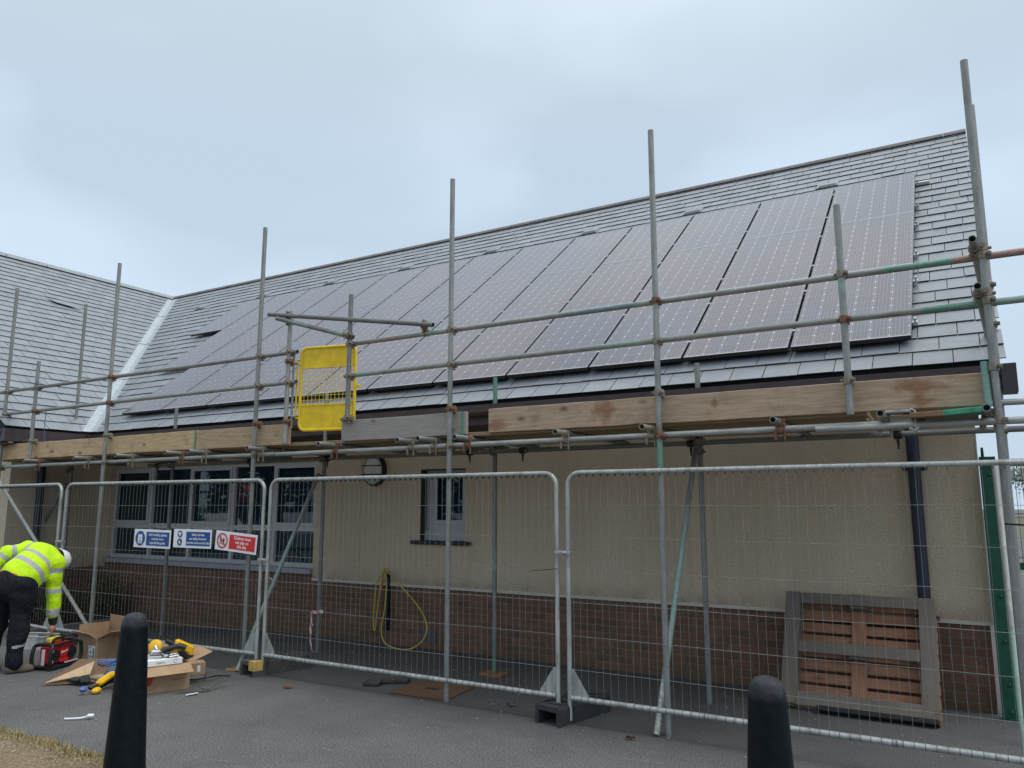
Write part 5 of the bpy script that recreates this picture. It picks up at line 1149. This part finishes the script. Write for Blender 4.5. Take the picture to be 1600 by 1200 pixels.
def boxes():
    e = frame('cardboard_box', (-8.375, -1.80, 0), -6, 'open cardboard box with white and green label, beside the radio', 'box', 'cardboard boxes by the bollard')
    boxed(e, .43, .36, .25, (None, (70, .30), (-4, .20), (-3, .12)))
    m = MB(); q = Matrix.Rotation(R(-64), 3, 'X'); m.box((.0, -.18 - .045, .285), (.42, .005, .11), Matrix.Rotation(R(52), 3, 'X')); part(m, 'flap', plain('inner_card', (.50, .35, .22), .85), e, local=True)
    m = MB(); m.bb(.05, .19, -.1835, -.1806, .03, .17); lb = part(m, 'label', SWH, e, local=True)
    m = MB(); m.bb(.155, .185, -.1850, -.1837, .035, .15); m.add([(.10 + .016 * math.cos(k * .5236), -.185, .10 + .016 * math.sin(k * .5236)) for k in range(12)], [tuple(range(12))]); part(m, 'label_print', plain('label_print', (.02, .22, .18), .6), e, local=True)
    m = MB()
    for i in range(2): m.bb(.065, .135 + .01 * i, -.1850, -.1837, .042 + i * .014, .049 + i * .014)
    m.bb(.065, .12, -.1850, -.1837, .152, .159); part(m, 'label_print', M_BLK, e, local=True)
    e = frame('cardboard_box', (-6.526, -2.453, 0), 71, 'large open cardboard box with red print, white pack and tools on top', 'box', 'cardboard boxes by the bollard')
    e.rotation_euler = (0, 0, R(71)); boxed(e, .56, .42, .235, ((122, .13), (70, .22), None, None))
    m = MB(); m.prism([(-.16, -.2125, .19), (-.03, -.2125, .19), (-.07, -.2125, .07), (-.16, -.2125, .07)], (0, .0015, 0)); part(m, 'printed_mark', plain('red_print', (.42, .03, .025), .7), e, local=True)
    m = MB(); m.prism([(.12, -.2125, .10), (.22, -.2125, .105), (.22, -.2125, .098), (.12, -.2125, .093)], (0, .0015, 0)); part(m, 'printed_line', plain('red_print', (.42, .03, .025), .7), e, local=True)
    w = frame('white_pack', (-6.50, -2.50, .240), 71, 'flat white carton lying across the large cardboard box', 'box')
    m = MB(); m.bev((0, -.02, .028), (.47, .33, .055), .004); part(m, 'carton', SWH, w, local=True)
    m = MB(); m.bb(.0, .05, -.1866, -.1853, .02, .035); m.bb(.055, .075, -.1866, -.1853, .02, .033); part(m, 'print', plain('pale_print', (.45, .40, .32), .6), w, local=True)
    m = MB(); n = 14; m.add([(.17 + q * math.cos(2 * math.pi * k / n), -.1862, .028 + q * math.sin(2 * math.pi * k / n)) for q in (.018, .013) for k in range(n)], [(k, (k + 1) % n, n + (k + 1) % n, n + k) for k in range(n)]); part(m, 'print', plain('pale_print', (.45, .40, .32), .6), w, local=True)
    # small carton behind
    e = frame('cardboard_box', (-6.75, -1.83, 0), 62, 'small closed cardboard box behind the large one', 'box', 'cardboard boxes by the bollard')
    m = MB(); m.bev((0, 0, .06), (.22, .16, .12), .003); part(m, 'carton', M_CARD, e, local=True); m = MB(); m.bb(.03, .06, -.0825, -.0805, .03, .095); part(m, 'label', SWH, e, local=True)
    e = frame('cardboard_box', (-7.42, -1.72, 0), 30, 'tall plain cardboard box just right of the dark bollard', 'box', 'cardboard boxes by the bollard')
    m = MB(); m.bev((0, 0, .11), (.34, .20, .22), .003); part(m, 'carton', M_CARD, e, local=True); m = MB(); m.bb(-.17, .17, -.02, .02, .2195, .222); part(m, 'packing_tape', plain('brown_tape', (.40, .27, .15), .3), e, local=True)
    # flattened scrap box
    e = frame('flattened_box', (-7.42, -2.62, 0), 48, 'torn brown flattened carton lying in front of the radio', 'box')
    m = MB(); m.add([(-.30, -.14, .005), (.20, -.19, .02), (.30, .02, .19), (-.02, .04, .20), (-.30, -.14, .011), (.20, -.19, .026), (.30, .02, .196), (-.02, .04, .206)], [(3, 2, 1, 0), (4, 5, 6, 7), (0, 1, 5, 4), (1, 2, 6, 5), (2, 3, 7, 6), (3, 0, 4, 7)]); part(m, 'panel', plain('dark_card', (.17, .10, .06), .85), e, local=True)
    m = MB(); m.add([(-.27, -.15, .03), (.12, -.17, .09), (.13, -.06, .19), (-.27, -.15, .036), (.12, -.17, .096), (.13, -.06, .196)], [(2, 1, 0), (3, 4, 5), (0, 1, 4, 3), (1, 2, 5, 4), (2, 0, 3, 5)]); part(m, 'flap', plain('inner_card', (.50, .35, .22), .85), e, local=True)
boxes()
def tools():
    # grinder on the white pack
    e = frame('angle_grinder', (-6.42, -2.43, .296), 40, 'yellow and grey angle grinder standing on the white carton', 'power tool')
    m = MB(); m.lathe([(0, -.012), (.055, -.012), (.062, 0), (.055, .012), (0, .012)], (-.07, 0, .10), 24, Matrix.Rotation(R(78), 3, 'X')); part(m, 'disc_guard', YELT, e, local=True)
    m = MB(); m.bev((-.05, -.03, .045), (.10, .07, .06), .018); m.tube((-.05, -.03, .07), (-.07, -.02, .10), .022, 12); m.bev((-.05, -.05, .012), (.13, .10, .022), .004); part(m, 'gear_head', STEEL, e, local=True)
    m = MB(); m.path(smooth([(.0, -.02, .05), (.06, .0, .075), (.14, .02, .09), (.20, .03, .07)], 4), .028, 10); m.bev((.06, -.05, .03), (.05, .04, .05), .01); part(m, 'handle', M_BLK, e, local=True)
    m = MB(); m.tube((.03, -.07, .02), (.10, -.05, .03), .012, 8); m.tube((.08, -.09, .012), (.16, -.06, .02), .009, 8); m.bev((.12, -.02, .02), (.04, .05, .035), .006); part(m, 'bracket', STEEL, e, local=True)
    # cordless saw beside it
    e = frame('cordless_drill', (-6.40, -2.22, .245), 68, 'yellow and black cordless drill on the right end of the box', 'power tool', 'cordless drills')
    m = MB(); m.bev((0, 0, .115), (.20, .085, .09), .022, Matrix.Rotation(R(28), 3, 'Y')); m.bev((.05, 0, .05), (.08, .07, .10), .02, Matrix.Rotation(R(20), 3, 'Y')); part(m, 'body', YELT, e, local=True)
    m = MB(); m.tube((-.10, 0, .15), (-.17, 0, .19), .032, 14, r1=.02); m.bev((.02, 0, .035), (.15, .08, .055), .012, Matrix.Rotation(R(28), 3, 'Y')); part(m, 'chuck', M_BLK, e, local=True)
    m = MB(); m.bev((-.10, -.045, .08), (.055, .012, .055), .006); part(m, 'belt_clip', YELT, e, local=True)
    # drill on the ground
    e = frame('cordless_drill', (-6.875, -2.74, .0), 106, 'yellow cordless drill lying on the tarmac left of the bollard', 'power tool', 'cordless drills')
    m = MB(); m.bev((.06, 0, .095), (.21, .075, .055), .02, Matrix.Rotation(R(-16), 3, 'Y')); part(m, 'body', YELT, e, local=True)
    m = MB(); m.bev((.12, .02, .06), (.26, .06, .05), .015, Matrix.Rotation(R(-10), 3, 'Y')); m.tube((-.07, 0, .06), (-.13, .01, .045), .030, 12, r1=.018); part(m, 'grip', M_BLK, e, local=True)
    m = MB(); m.bev((-.12, -.06, .028), (.10, .065, .05), .018, Matrix.Rotation(R(20), 3, 'Z')); part(m, 'battery', YELT, e, local=True)
    m = MB(); m.bev((-.19, .02, .05), (.08, .06, .05), .02); part(m, 'battery_cap', plain('blue_plastic', (.08, .14, .35), .4), e, local=True)
    # coil of blue strapping
    m = MB()
    for k in range(9): a = k * .7; m.path([(-7.30 + (.13 + .012 * math.sin(k * 2.2)) * math.cos(q + a) + .02 * math.sin(k), -2.40 + (.11 + .01 * math.cos(k)) * math.sin(q + a), .08 + .012 * k + .03 * math.sin(q * 1.0 + k)) for q in [i * .35 for i in range(18)]], .005, 5, True)
    tag(m.build('strap_coil', plain('blue_strap', (.10, .25, .62), .35), origin=(-7.3, -2.4, 0)), 'coil of bright blue plastic strapping left of the bollard', 'strap')
    # work gloves
    mg = plain('leather_glove', (.30, .24, .16), .85, var=.25); md = plain('dark_glove', (.02, .03, .03), .8)
    for (ox, oy, an_, mt, lb) in ((-7.16, -2.55, .5, mg, 'tan leather work glove draped over the scrap card'), (-7.28, -2.72, .1, md, 'dark work glove lying under the torn card')):
        o = np.array([ox, oy, .05]); d = np.array([math.cos(an_), math.sin(an_), 0]); s_ = np.array([-d[1], d[0], 0]); z_ = np.array([0, 0, 1.0])
        pr = [(o - d * .12, o - d * .03, .045, .046, .03, (z_, .55)), (o - d * .03, o + d * .03, .048, .046, .03, (z_, .5))]
        for q, L in ((.038, .075), (.013, .09), (-.012, .085), (-.036, .065)): a = o + d * .04 + s_ * q; pr += [(a, a + d * L * .6 + z_ * .02, .016, .015, .012), (a + d * L * .6 + z_ * .02, a + d * L - z_ * .01, .015, .012, .008)]
        a = o - d * .01 + s_ * .04; pr.append((a, a + s_ * .045 + d * .04 + z_ * .01, .018, .014, .015))
        g = sdf_obj('work_glove', sdf_mesh(pr, o - .3, o + .3, .008), mt, None); tag(g, lb, 'glove', 'work gloves')
    # bent brackets, cable, offcuts
    m = MB()
    def strip(pts, w=.03):
        vs = []
        for p in pts: vs += [Vector(p) + Vector((-.4, .3, 0)).normalized() * w / 2, Vector(p) - Vector((-.4, .3, 0)).normalized() * w / 2]
        b = [v + Vector((0, 0, -.003)) for v in vs]; n = len(pts); m.add(vs + b, [(2 * i, 2 * i + 1, 2 * i + 3, 2 * i + 2) for i in range(n - 1)] + [(2 * n + 2 * i, 2 * n + 2 * i + 2, 2 * n + 2 * i + 3, 2 * n + 2 * i + 1) for i in range(n - 1)])
    strip([(-6.14, -2.45, .12), (-6.13, -2.44, .012), (-6.08, -2.37, .06), (-6.04, -2.33, .075), (-5.99, -2.29, .02), (-5.96, -2.24, .02)])
    tag(m.build('roof_hook', STEEL, origin=(-6.05, -2.35, 0)), 'bent bright steel roof hook at the corner of the large box', 'bracket', 'spare roof hooks')
    m = MB(); strip([(-5.99, -2.34, .05), (-5.96, -2.26, .025), (-5.98, -2.12, .05), (-5.99, -2.02, .07)]); tag(m.build('roof_hook', STEEL, origin=(-5.98, -2.2, 0)), 'straighter steel roof hook lying behind the bent one', 'bracket', 'spare roof hooks')
    m = MB(); strip([(-5.985, -2.48, .012), (-5.955, -2.37, .014)], .035); tag(m.build('metal_plate', SWH, origin=(-5.97, -2.42, .01)), 'small bright plate in front of the roof hooks', 'plate')
    m = MB(); m.path(smooth([(-6.50, -2.12, .03), (-6.42, -2.06, .02), (-6.36, -1.98, .03), (-6.33, -1.90, .035), (-6.36, -1.80, .02), (-6.30, -1.72, .012)], 5), .008, 6); m.path(smooth([(-6.36, -1.98, .03), (-6.42, -1.93, .035), (-6.46, -1.90, .03)], 4), .008, 6)
    tag(m.build('cable', M_BLK, origin=(-6.36, -1.95, 0)), 'short black cable on the tarmac right of the boxes', 'cable')
    m = MB(); m.path(smooth([(-6.135, -3.50, .012), (-6.09, -3.47, .012), (-6.03, -3.42, .015), (-5.985, -3.38, .03)], 5), .008, 6, radii=None); m.bev((-5.985, -3.375, .03), (.05, .04, .02), .006, rz(35))
    tag(m.build('plastic_strip', SWH, origin=(-6.05, -3.45, 0)), 'curled white plastic strip on the open tarmac near the verge', 'litter')
    m = MB(); m.bev((-10.07, -.52, .03), (.16, .12, .05), .015, rz(20)); tag(m.build('crumpled_paper', SWH, origin=(-10.07, -.52, 0)), 'crumpled white paper on the ground beyond the fence', 'litter')
    # clear tray behind the radio
    t = NT('clear_plastic'); t.set(color=(.72, .74, .74), rough=.15); t.b.inputs['Alpha'].default_value = .38
    e = frame('plastic_tray', (-9.62, -1.86, 0), 20, 'clear plastic tray behind the legs of the worker', 'tray')
    m = MB()
    for sx in (-1, 1): m.quad((sx * .20, -.13, .16), (sx * .20, .13, .16), (sx * .17, .11, .0), (sx * .17, -.11, .0)); m.quad((-.20, sx * .13, .16), (.20, sx * .13, .16), (.17, sx * .11, .0), (-.17, sx * .11, .0))
    m.quad((-.17, -.11, .005), (.17, -.11, .005), (.17, .11, .005), (-.17, .11, .005)); part(m, 'tray_wall', t.m, e, local=True)
    m = MB(); m.path([(-.20, -.13, .16), (.20, -.13, .16), (.20, .13, .16), (-.20, .13, .16)], .008, 6, True)
    for x in (-.1, 0, .1): m.path([(x, -.131, .15), (x * .85, -.112, .01)], .005, 5)
    part(m, 'rim', plain('tray_rim', (.50, .51, .50), .3), e, local=True)
tools()

# things lying near the fence: drain cover, rubber pads, sole boards, leaves
def ground_bits():
    e = empty('drain_cover', (-4.18, -1.13, 0), 'rusty brown drain cover set in the tarmac under a pole', 'drain cover')
    t = NT('rusty_iron'); f = t.noise(t.tc(), 24, 6, .7); t.set(color=t.ramp(f, [(.3, (.075, .042, .024)), (.7, (.16, .088, .046))]), rough=.9); t.bump(f, .6, .006)
    P_ = [(-4.46, -1.44), (-3.84, -1.43), (-3.90, -.84), (-4.54, -.82)]
    m = MB(); m.prism([(x, y, .004) for x, y in P_], (0, 0, .006)); part(m, 'plate', t.m, e)
    m = MB(); m.bb(-4.27, -4.13, -1.16, -1.10, .0102, .014); part(m, 'keyhole', plain('wet_iron', (.03, .035, .035), .3), e)
    for i, (x, y, a, w, l) in enumerate(((-4.83, -1.24, 24, .16, .20), (-4.735, -1.10, 40, .15, .14), (-4.66, -1.02, 30, .15, .18))):
        e = empty('rubber_pad', (x, y, .0), ('flat dark rubber pad on the tarmac, leftmost of three', 'ridged dark rubber pad, middle of three on the tarmac', 'flat dark rubber pad nearest the drain cover')[i], 'pad', 'rubber pads on the tarmac', (0, 0, R(a)))
        m = MB(); m.bev((0, 0, .016), (w, l, .03), .005); part(m, 'pad', M_RUB, e, local=True)
        m = MB()
        for k in range(4): m.bb(-w / 2 + .01, w / 2 - .01, -l / 2 + .02 + k * l * .24, -l / 2 + .035 + k * l * .24, .031, .036)
        part(m, 'ridge', M_GREYBLK, e, local=True)
    board('sole_board', -6.60, -6.28, -1.46, .012, .20, .022, timber((.40, .25, .11), seed=3), 'thin wooden sole board under the grey and green brace', 'sole board', 'sole boards under poles', rot=(0, 0, R(12)))
    board('sole_board', -4.15, -3.90, -.30, .014, .20, .026, timber((.30, .15, .07), seed=6), 'small reddish sole board under the green footed pole', 'sole board', 'sole boards under poles')
    r = random.Random(5)
    for (x, y, s_, lb) in ((-5.42, -1.78, .07, 'brown dead leaf on the tarmac below the fence'), (-1.99, -1.66, .055, 'reddish dead leaf on the tarmac left of the brace foot'), (-3.25, -1.28, .06, 'dead leaf on the tarmac right of the drain cover')):
        m = MB(); n = 9; pts = []
        for k in range(n): a = 2 * math.pi * k / n; q = s_ * (.6 + .4 * r.random()) * (1 if k % 2 else .75); pts.append((x + q * math.cos(a), y + q * math.sin(a) * .7, .008 + r.uniform(0, .03)))
        m.add(pts + [(x, y, .012)], [(k, (k + 1) % n, n) for k in range(n)]); tag(m.build('dead_leaf', plain('dead_leaf', (.20, .075, .035), .8, var=.3), origin=(x, y, 0)), lb, 'leaf', 'dead leaves')
    g = MB(); r = random.Random(11)
    for i in range(150):
        x = r.uniform(-8, .8); y = r.uniform(-3.85, .3); s_ = r.uniform(.003, .009); a = r.uniform(0, 3)
        g.box((x, y, .004 + s_ * .3), (s_ * r.uniform(1, 3), s_, s_ * .7), Matrix.Rotation(a, 3, 'Z'))
    for i in range(2600):
        x = r.uniform(-7.2, -3.9); y = -4.02 - abs(r.gauss(0, .45)); s_ = r.uniform(.005, .016)
        g.tint = r.random(); g.lathe([(0, -.35 * s_), (.42 * s_, 0), (.25 * s_, .33 * s_), (0, .4 * s_)], (x, y, .036), 6, Matrix.Rotation(r.uniform(0, 6), 3, 'Z'), (r.uniform(.8, 1.6), 1, 1))
    tag(g.build('grit', plain('pale_grit', (.36, .31, .25), .9, var=.45, scale=60)), 'pale grit and tiny stones scattered over the tarmac', 'grit', kind='stuff')
ground_bits()

# ------------------------------------------------------------------ planting, green fence, things beyond
def leaves_mat(name, stops):
    t = NT(name); a = t.n('ShaderNodeAttribute', attribute_name='tint'); t.set(color=t.ramp(a.outputs['Fac'], stops), rough=.6, spec=.3); return t.m
LEAF = leaves_mat('shrub_leaves', [(0, (.020, .038, .014)), (.5, (.045, .075, .025)), (.85, (.10, .11, .035)), (1, (.20, .12, .05))])
STEM = plain('woody_stem', (.10, .07, .05), .9)
def shrub(x, y, z, w, d, h, label, seed, n=2600, leaf=.03):
    r = random.Random(seed); e = empty('shrub', (x, y, z), label, 'shrub', 'shrubs before the wing wall'); st = MB(); lf = MB()
    for k in range(26):
        a = r.uniform(0, 6.28); q = r.random() ** .6; tip = Vector((q * w * math.cos(a) * .5, q * d * math.sin(a) * .5, h * r.uniform(.55, 1.0) * (1 - .35 * q)))
        b = Vector((tip.x * .25, tip.y * .25, 0)); mid = (b + tip) / 2 + Vector((r.uniform(-.05, .05), r.uniform(-.05, .05), .05)); st.path([b, mid, tip], .006, 5, radii=[.010, .007, .003])
        base_t = r.uniform(.15, .75)
        for i in range(n // 26):
            t_ = r.uniform(.25, 1.05); p = (mid.lerp(tip, (t_ - .5) * 2) if t_ > .5 else b.lerp(mid, t_ * 2)) + Vector((r.gauss(0, .06), r.gauss(0, .06), r.gauss(0, .05)))
            if p.z < .02: continue
            ax_ = Vector((r.uniform(-1, 1), r.uniform(-1, 1), r.uniform(-.3, 1))).normalized(); sd_ = ax_.orthogonal().normalized(); L = leaf * r.uniform(.6, 1.5)
            sd_ = Quaternion(ax_, r.uniform(0, 6.28)) @ sd_; lf.tint = min(1, max(0, base_t + r.gauss(0, .18)))
            nn = ax_.cross(sd_) * L * .12; lf.add([p, p + ax_ * L * .5 + sd_ * L * .30 + nn, p + ax_ * L, p + ax_ * L * .5 - sd_ * L * .30 + nn], [(0, 1, 2, 3)])
    part(st, 'stems', STEM, e, local=True); part(lf, 'foliage', LEAF, e, local=True)
shrub(-12.0, -.35, -.12, .9, .7, .80, 'dark leafy shrub behind the helmet of the worker', 3)
shrub(-11.5, .12, -.12, .75, .6, .95, 'taller dark shrub in the corner left of the wide window', 8)
shrub(-12.3, -1.05, -.10, .7, .6, .55, 'low shrub behind the arm of the worker', 14, 1800)
m = MB(); m.bb(-13.2, -10.95, -1.50, -1.40, -.15, .06); m.bb(-11.02, -10.92, -1.40, .56, -.3, .04); tag(m.build('planting_kerb', plain('concrete_kerb', (.19, .17, .15), .9, var=.25), origin=(-11, -1.4, 0)), 'low concrete kerb edging the planting bed before the wing', 'kerb')
def green_fence():
    e = empty('green_mesh_fence', (.47, .50, 0), 'dark green mesh security fence with bolted post joined to the building corner', 'fence')
    m = MB(); m.bb(.400, .520, .40, .46, 0, 2.13); fp = part(m, 'post', M_GREENF, e)
    m = MB()
    for z in (.07, .28, .62, .98, 1.98): m.tube((.47, .399, z), (.47, .385, z), .018, 6); m.lathe([(.011, 0), (.008, .01), (0, .012)], (.47, .385, z), 8, Matrix.Rotation(R(90), 3, 'X'))
    part(m, 'bolt', M_GREENF, fp)
    m = MB(); m.tube((.43, .43, 2.13), (.43, .43, 2.21), .013, 10, r1=.010); part(m, 'post_cap', M_BLK, e)
    m = MB()
    for z in (.35, 1.22, 2.08): m.bb(.60, 3.6, .49, .51, z - .03, z + .03)
    for z in (.8, 1.29, 1.65, 1.93): m.tube((.60, .48, z), (3.6, .48, z), .004, 5)
    for i in range(60): m.tube((.60 + i * .05, .47, .1), (.60 + i * .05, .47, 2.1), .003, 4)
    part(m, 'mesh_panel', M_GREENF, e)
    m = MB(); m.bb(3.56, 3.66, .44, .52, 0, 2.2); part(m, 'post', M_GREENF, e)
    m = MB(); m.bb(.56, .585, .45, .51, .05, 2.15); part(m, 'side_plate', M_GREENF, e)
green_fence()
def far_trees():
    r = random.Random(21)
    lm = leaves_mat('far_hazed_leaves', [(0, (.16, .20, .18)), (.6, (.24, .28, .25)), (1, (.34, .37, .34))])  # leaf colours paled so the distance haze is painted into them
    for i, (x, y, h, lb) in enumerate(((6.0, 105, 7.0, 'hazy tree beyond the green fence at the right edge'), (13.0, 112, 9.0, 'taller hazy tree further right beyond the green fence'), (-3.5, 120, 7.5, 'hazy tree hidden mostly by the building corner'))):
        e = empty('tree', (x, y, 0), lb, 'tree', 'trees beyond the green fence'); tk = MB(); lf = MB()
        tk.path([(0, 0, 0), (.1, 0, h * .4), (.0, .1, h * .8)], .2, 7, radii=[.22, .15, .05])
        for k in range(14):
            a = r.uniform(0, 6.28); z0 = h * r.uniform(.25, .6); c = Vector((math.cos(a) * h * .3 * r.random(), math.sin(a) * h * .3 * r.random(), h * r.uniform(.45, .92)))
            tk.path([(.05, 0, z0), c * .6 + Vector((0, 0, z0 * .4)), c], .05, 5, radii=[.08, .05, .02]); bt = r.random()
            for q in range(170):
                p = c + Vector((r.gauss(0, .5), r.gauss(0, .5), r.gauss(0, .42))); a1 = Vector((r.uniform(-1, 1), r.uniform(-1, 1), r.uniform(-1, 1))).normalized() * .16; b1 = a1.orthogonal().normalized() * .09
                lf.tint = min(1, max(0, bt * .6 + r.gauss(.2, .15))); lf.add([p - a1, p + b1, p + a1, p - b1], [(0, 1, 2, 3)])
        part(tk, 'trunk', STEM, e, local=True); part(lf, 'crown', lm, e, local=True)
    m = MB(); m.bb(-8, 30, 44, 44.3, 0, 1.1); m.bb(-8, 30, 43.95, 44.35, 1.1, 1.18); tag(m.build('boundary_wall', plain('cream_wall', (.50, .45, .34), .85, var=.1), origin=(10, 44, 0)), 'low cream wall far beyond the green fence', 'wall')
far_trees()
# behind the camera, mirrored in the window panes: a hedge added to darken them, parked cars and a road sign
def behind():
    r = random.Random(9); g = MB()
    lm = leaves_mat('hedge_leaves', [(0, (.015, .03, .012)), (.6, (.035, .06, .022)), (1, (.07, .10, .03))])
    for i in range(9000):
        x = r.uniform(-70, 20); h = 6.5 + 2.0 * math.sin(x * .31) + 1.2 * math.sin(x * .83 + 1); z = h * r.random() ** .8; p = Vector((x, -46 - r.random() * 3, z))
        a1 = Vector((r.uniform(-1, 1), r.uniform(-1, 1), r.uniform(-1, 1))).normalized() * .5; b1 = a1.orthogonal().normalized() * .38
        g.tint = r.random(); g.add([p - a1, p + b1, p + a1, p - b1], [(0, 1, 2, 3)])
    tag(g.build('added_hedge', lm), 'tall dark hedge added behind the camera to darken the window reflections', 'hedge', kind='stuff')
    for (x, y, col, lb, an_) in ((-24.85, -10.99, (.62, .64, .66), 'pale parked car mirrored in the wide window', 20), (-24.12, -14.40, (.40, .45, .50), 'grey parked car mirrored beside the red road sign', 12), (-17.06, -15.70, (.55, .58, .62), 'silver parked car mirrored in the small window', 0)):
        e = empty('parked_car', (x, y, 0), lb, 'car', 'cars parked across the car park', (0, 0, R(an_))); W2 = .86
        prof = [(-2.1, .35), (-2.12, .65), (-2.0, .85), (-1.1, .95), (-.55, 1.38), (.75, 1.43), (1.55, 1.0), (2.05, .92), (2.12, .6), (2.08, .35)]
        m = MB(); n = len(prof); vs = []
        for s_, q in ((-1, .93), (-1, 1.0), (1, 1.0), (1, .93)):
            for (a, z) in prof: vs.append((a * (.98 if q < 1 else 1), s_ * W2 * (1.0 if q < 1 else .93 if z > 1 else .97), z * (1 if q == 1 else .985)))
        m.add(vs, [(k * n + i, k * n + (i + 1) % n, (k + 1) * n + (i + 1) % n, (k + 1) * n + i) for k in range(3) for i in range(n)] + [tuple(range(n)), tuple(range(3 * n, 4 * n))[::-1]], False); fix(part(m, 'body', plain('car_paint_%d' % int(-x * 10), col, .25, .2, var=.02), e, local=True))
        m = MB()
        for s_ in (-1, 1): m.prism([(-.95, s_ * (W2 + .002), .97), (-.5, s_ * (W2 + .002), 1.32), (.7, s_ * (W2 + .002), 1.36), (1.35, s_ * (W2 + .002), 1.0)], (0, .004, 0))
        part(m, 'windows', M_GLASS, e, local=True)
        for wx in (-1.3, 1.3):
            for s_ in (-1, 1):
                m = MB(); m.tube((wx, s_ * .70, .31), (wx, s_ * .89, .31), .31, 20); wl = part(m, 'wheel', M_BLK, e, local=True); m = MB(); m.tube((wx, s_ * .891, .31), (wx, s_ * .90, .31), .19, 14); part(m, 'rim', M_ALU, wl, local=True)
    e = empty('road_sign', (-27.09, -14.56, 0), 'red no entry road sign mirrored in the wide window', 'road sign', None, (0, 0, R(-52))); ry = Matrix.Rotation(R(90), 3, 'X')
    m = MB(); m.tube((0, .05, 0), (0, .05, 2.51), .035, 10); part(m, 'post', M_GALV, e, local=True)
    m = MB(); m.lathe([(0, -.01), (.40, -.01), (.40, .01), (0, .01)], (0, -.0, 2.21), 28, ry); part(m, 'disc', SR, e, local=True); m = MB(); m.bb(-.28, .28, -.014, -.0105, 2.14, 2.28); m.bb(-.28, .28, .0105, .014, 2.14, 2.28); part(m, 'bar', SWH, e, local=True)
behind()
GLEAF = leaves_mat('bright_leaves', [(0, (.06, .20, .02)), (.5, (.16, .42, .03)), (1, (.35, .62, .08))]); LEAF = GLEAF
shrub(-18.70, -5.86, .55, .55, .5, 1.25, 'bright green bush added out of view, mirrored in the wide window', 31, 1500, .09)  # unseen bush, added only for its green reflection in the panes
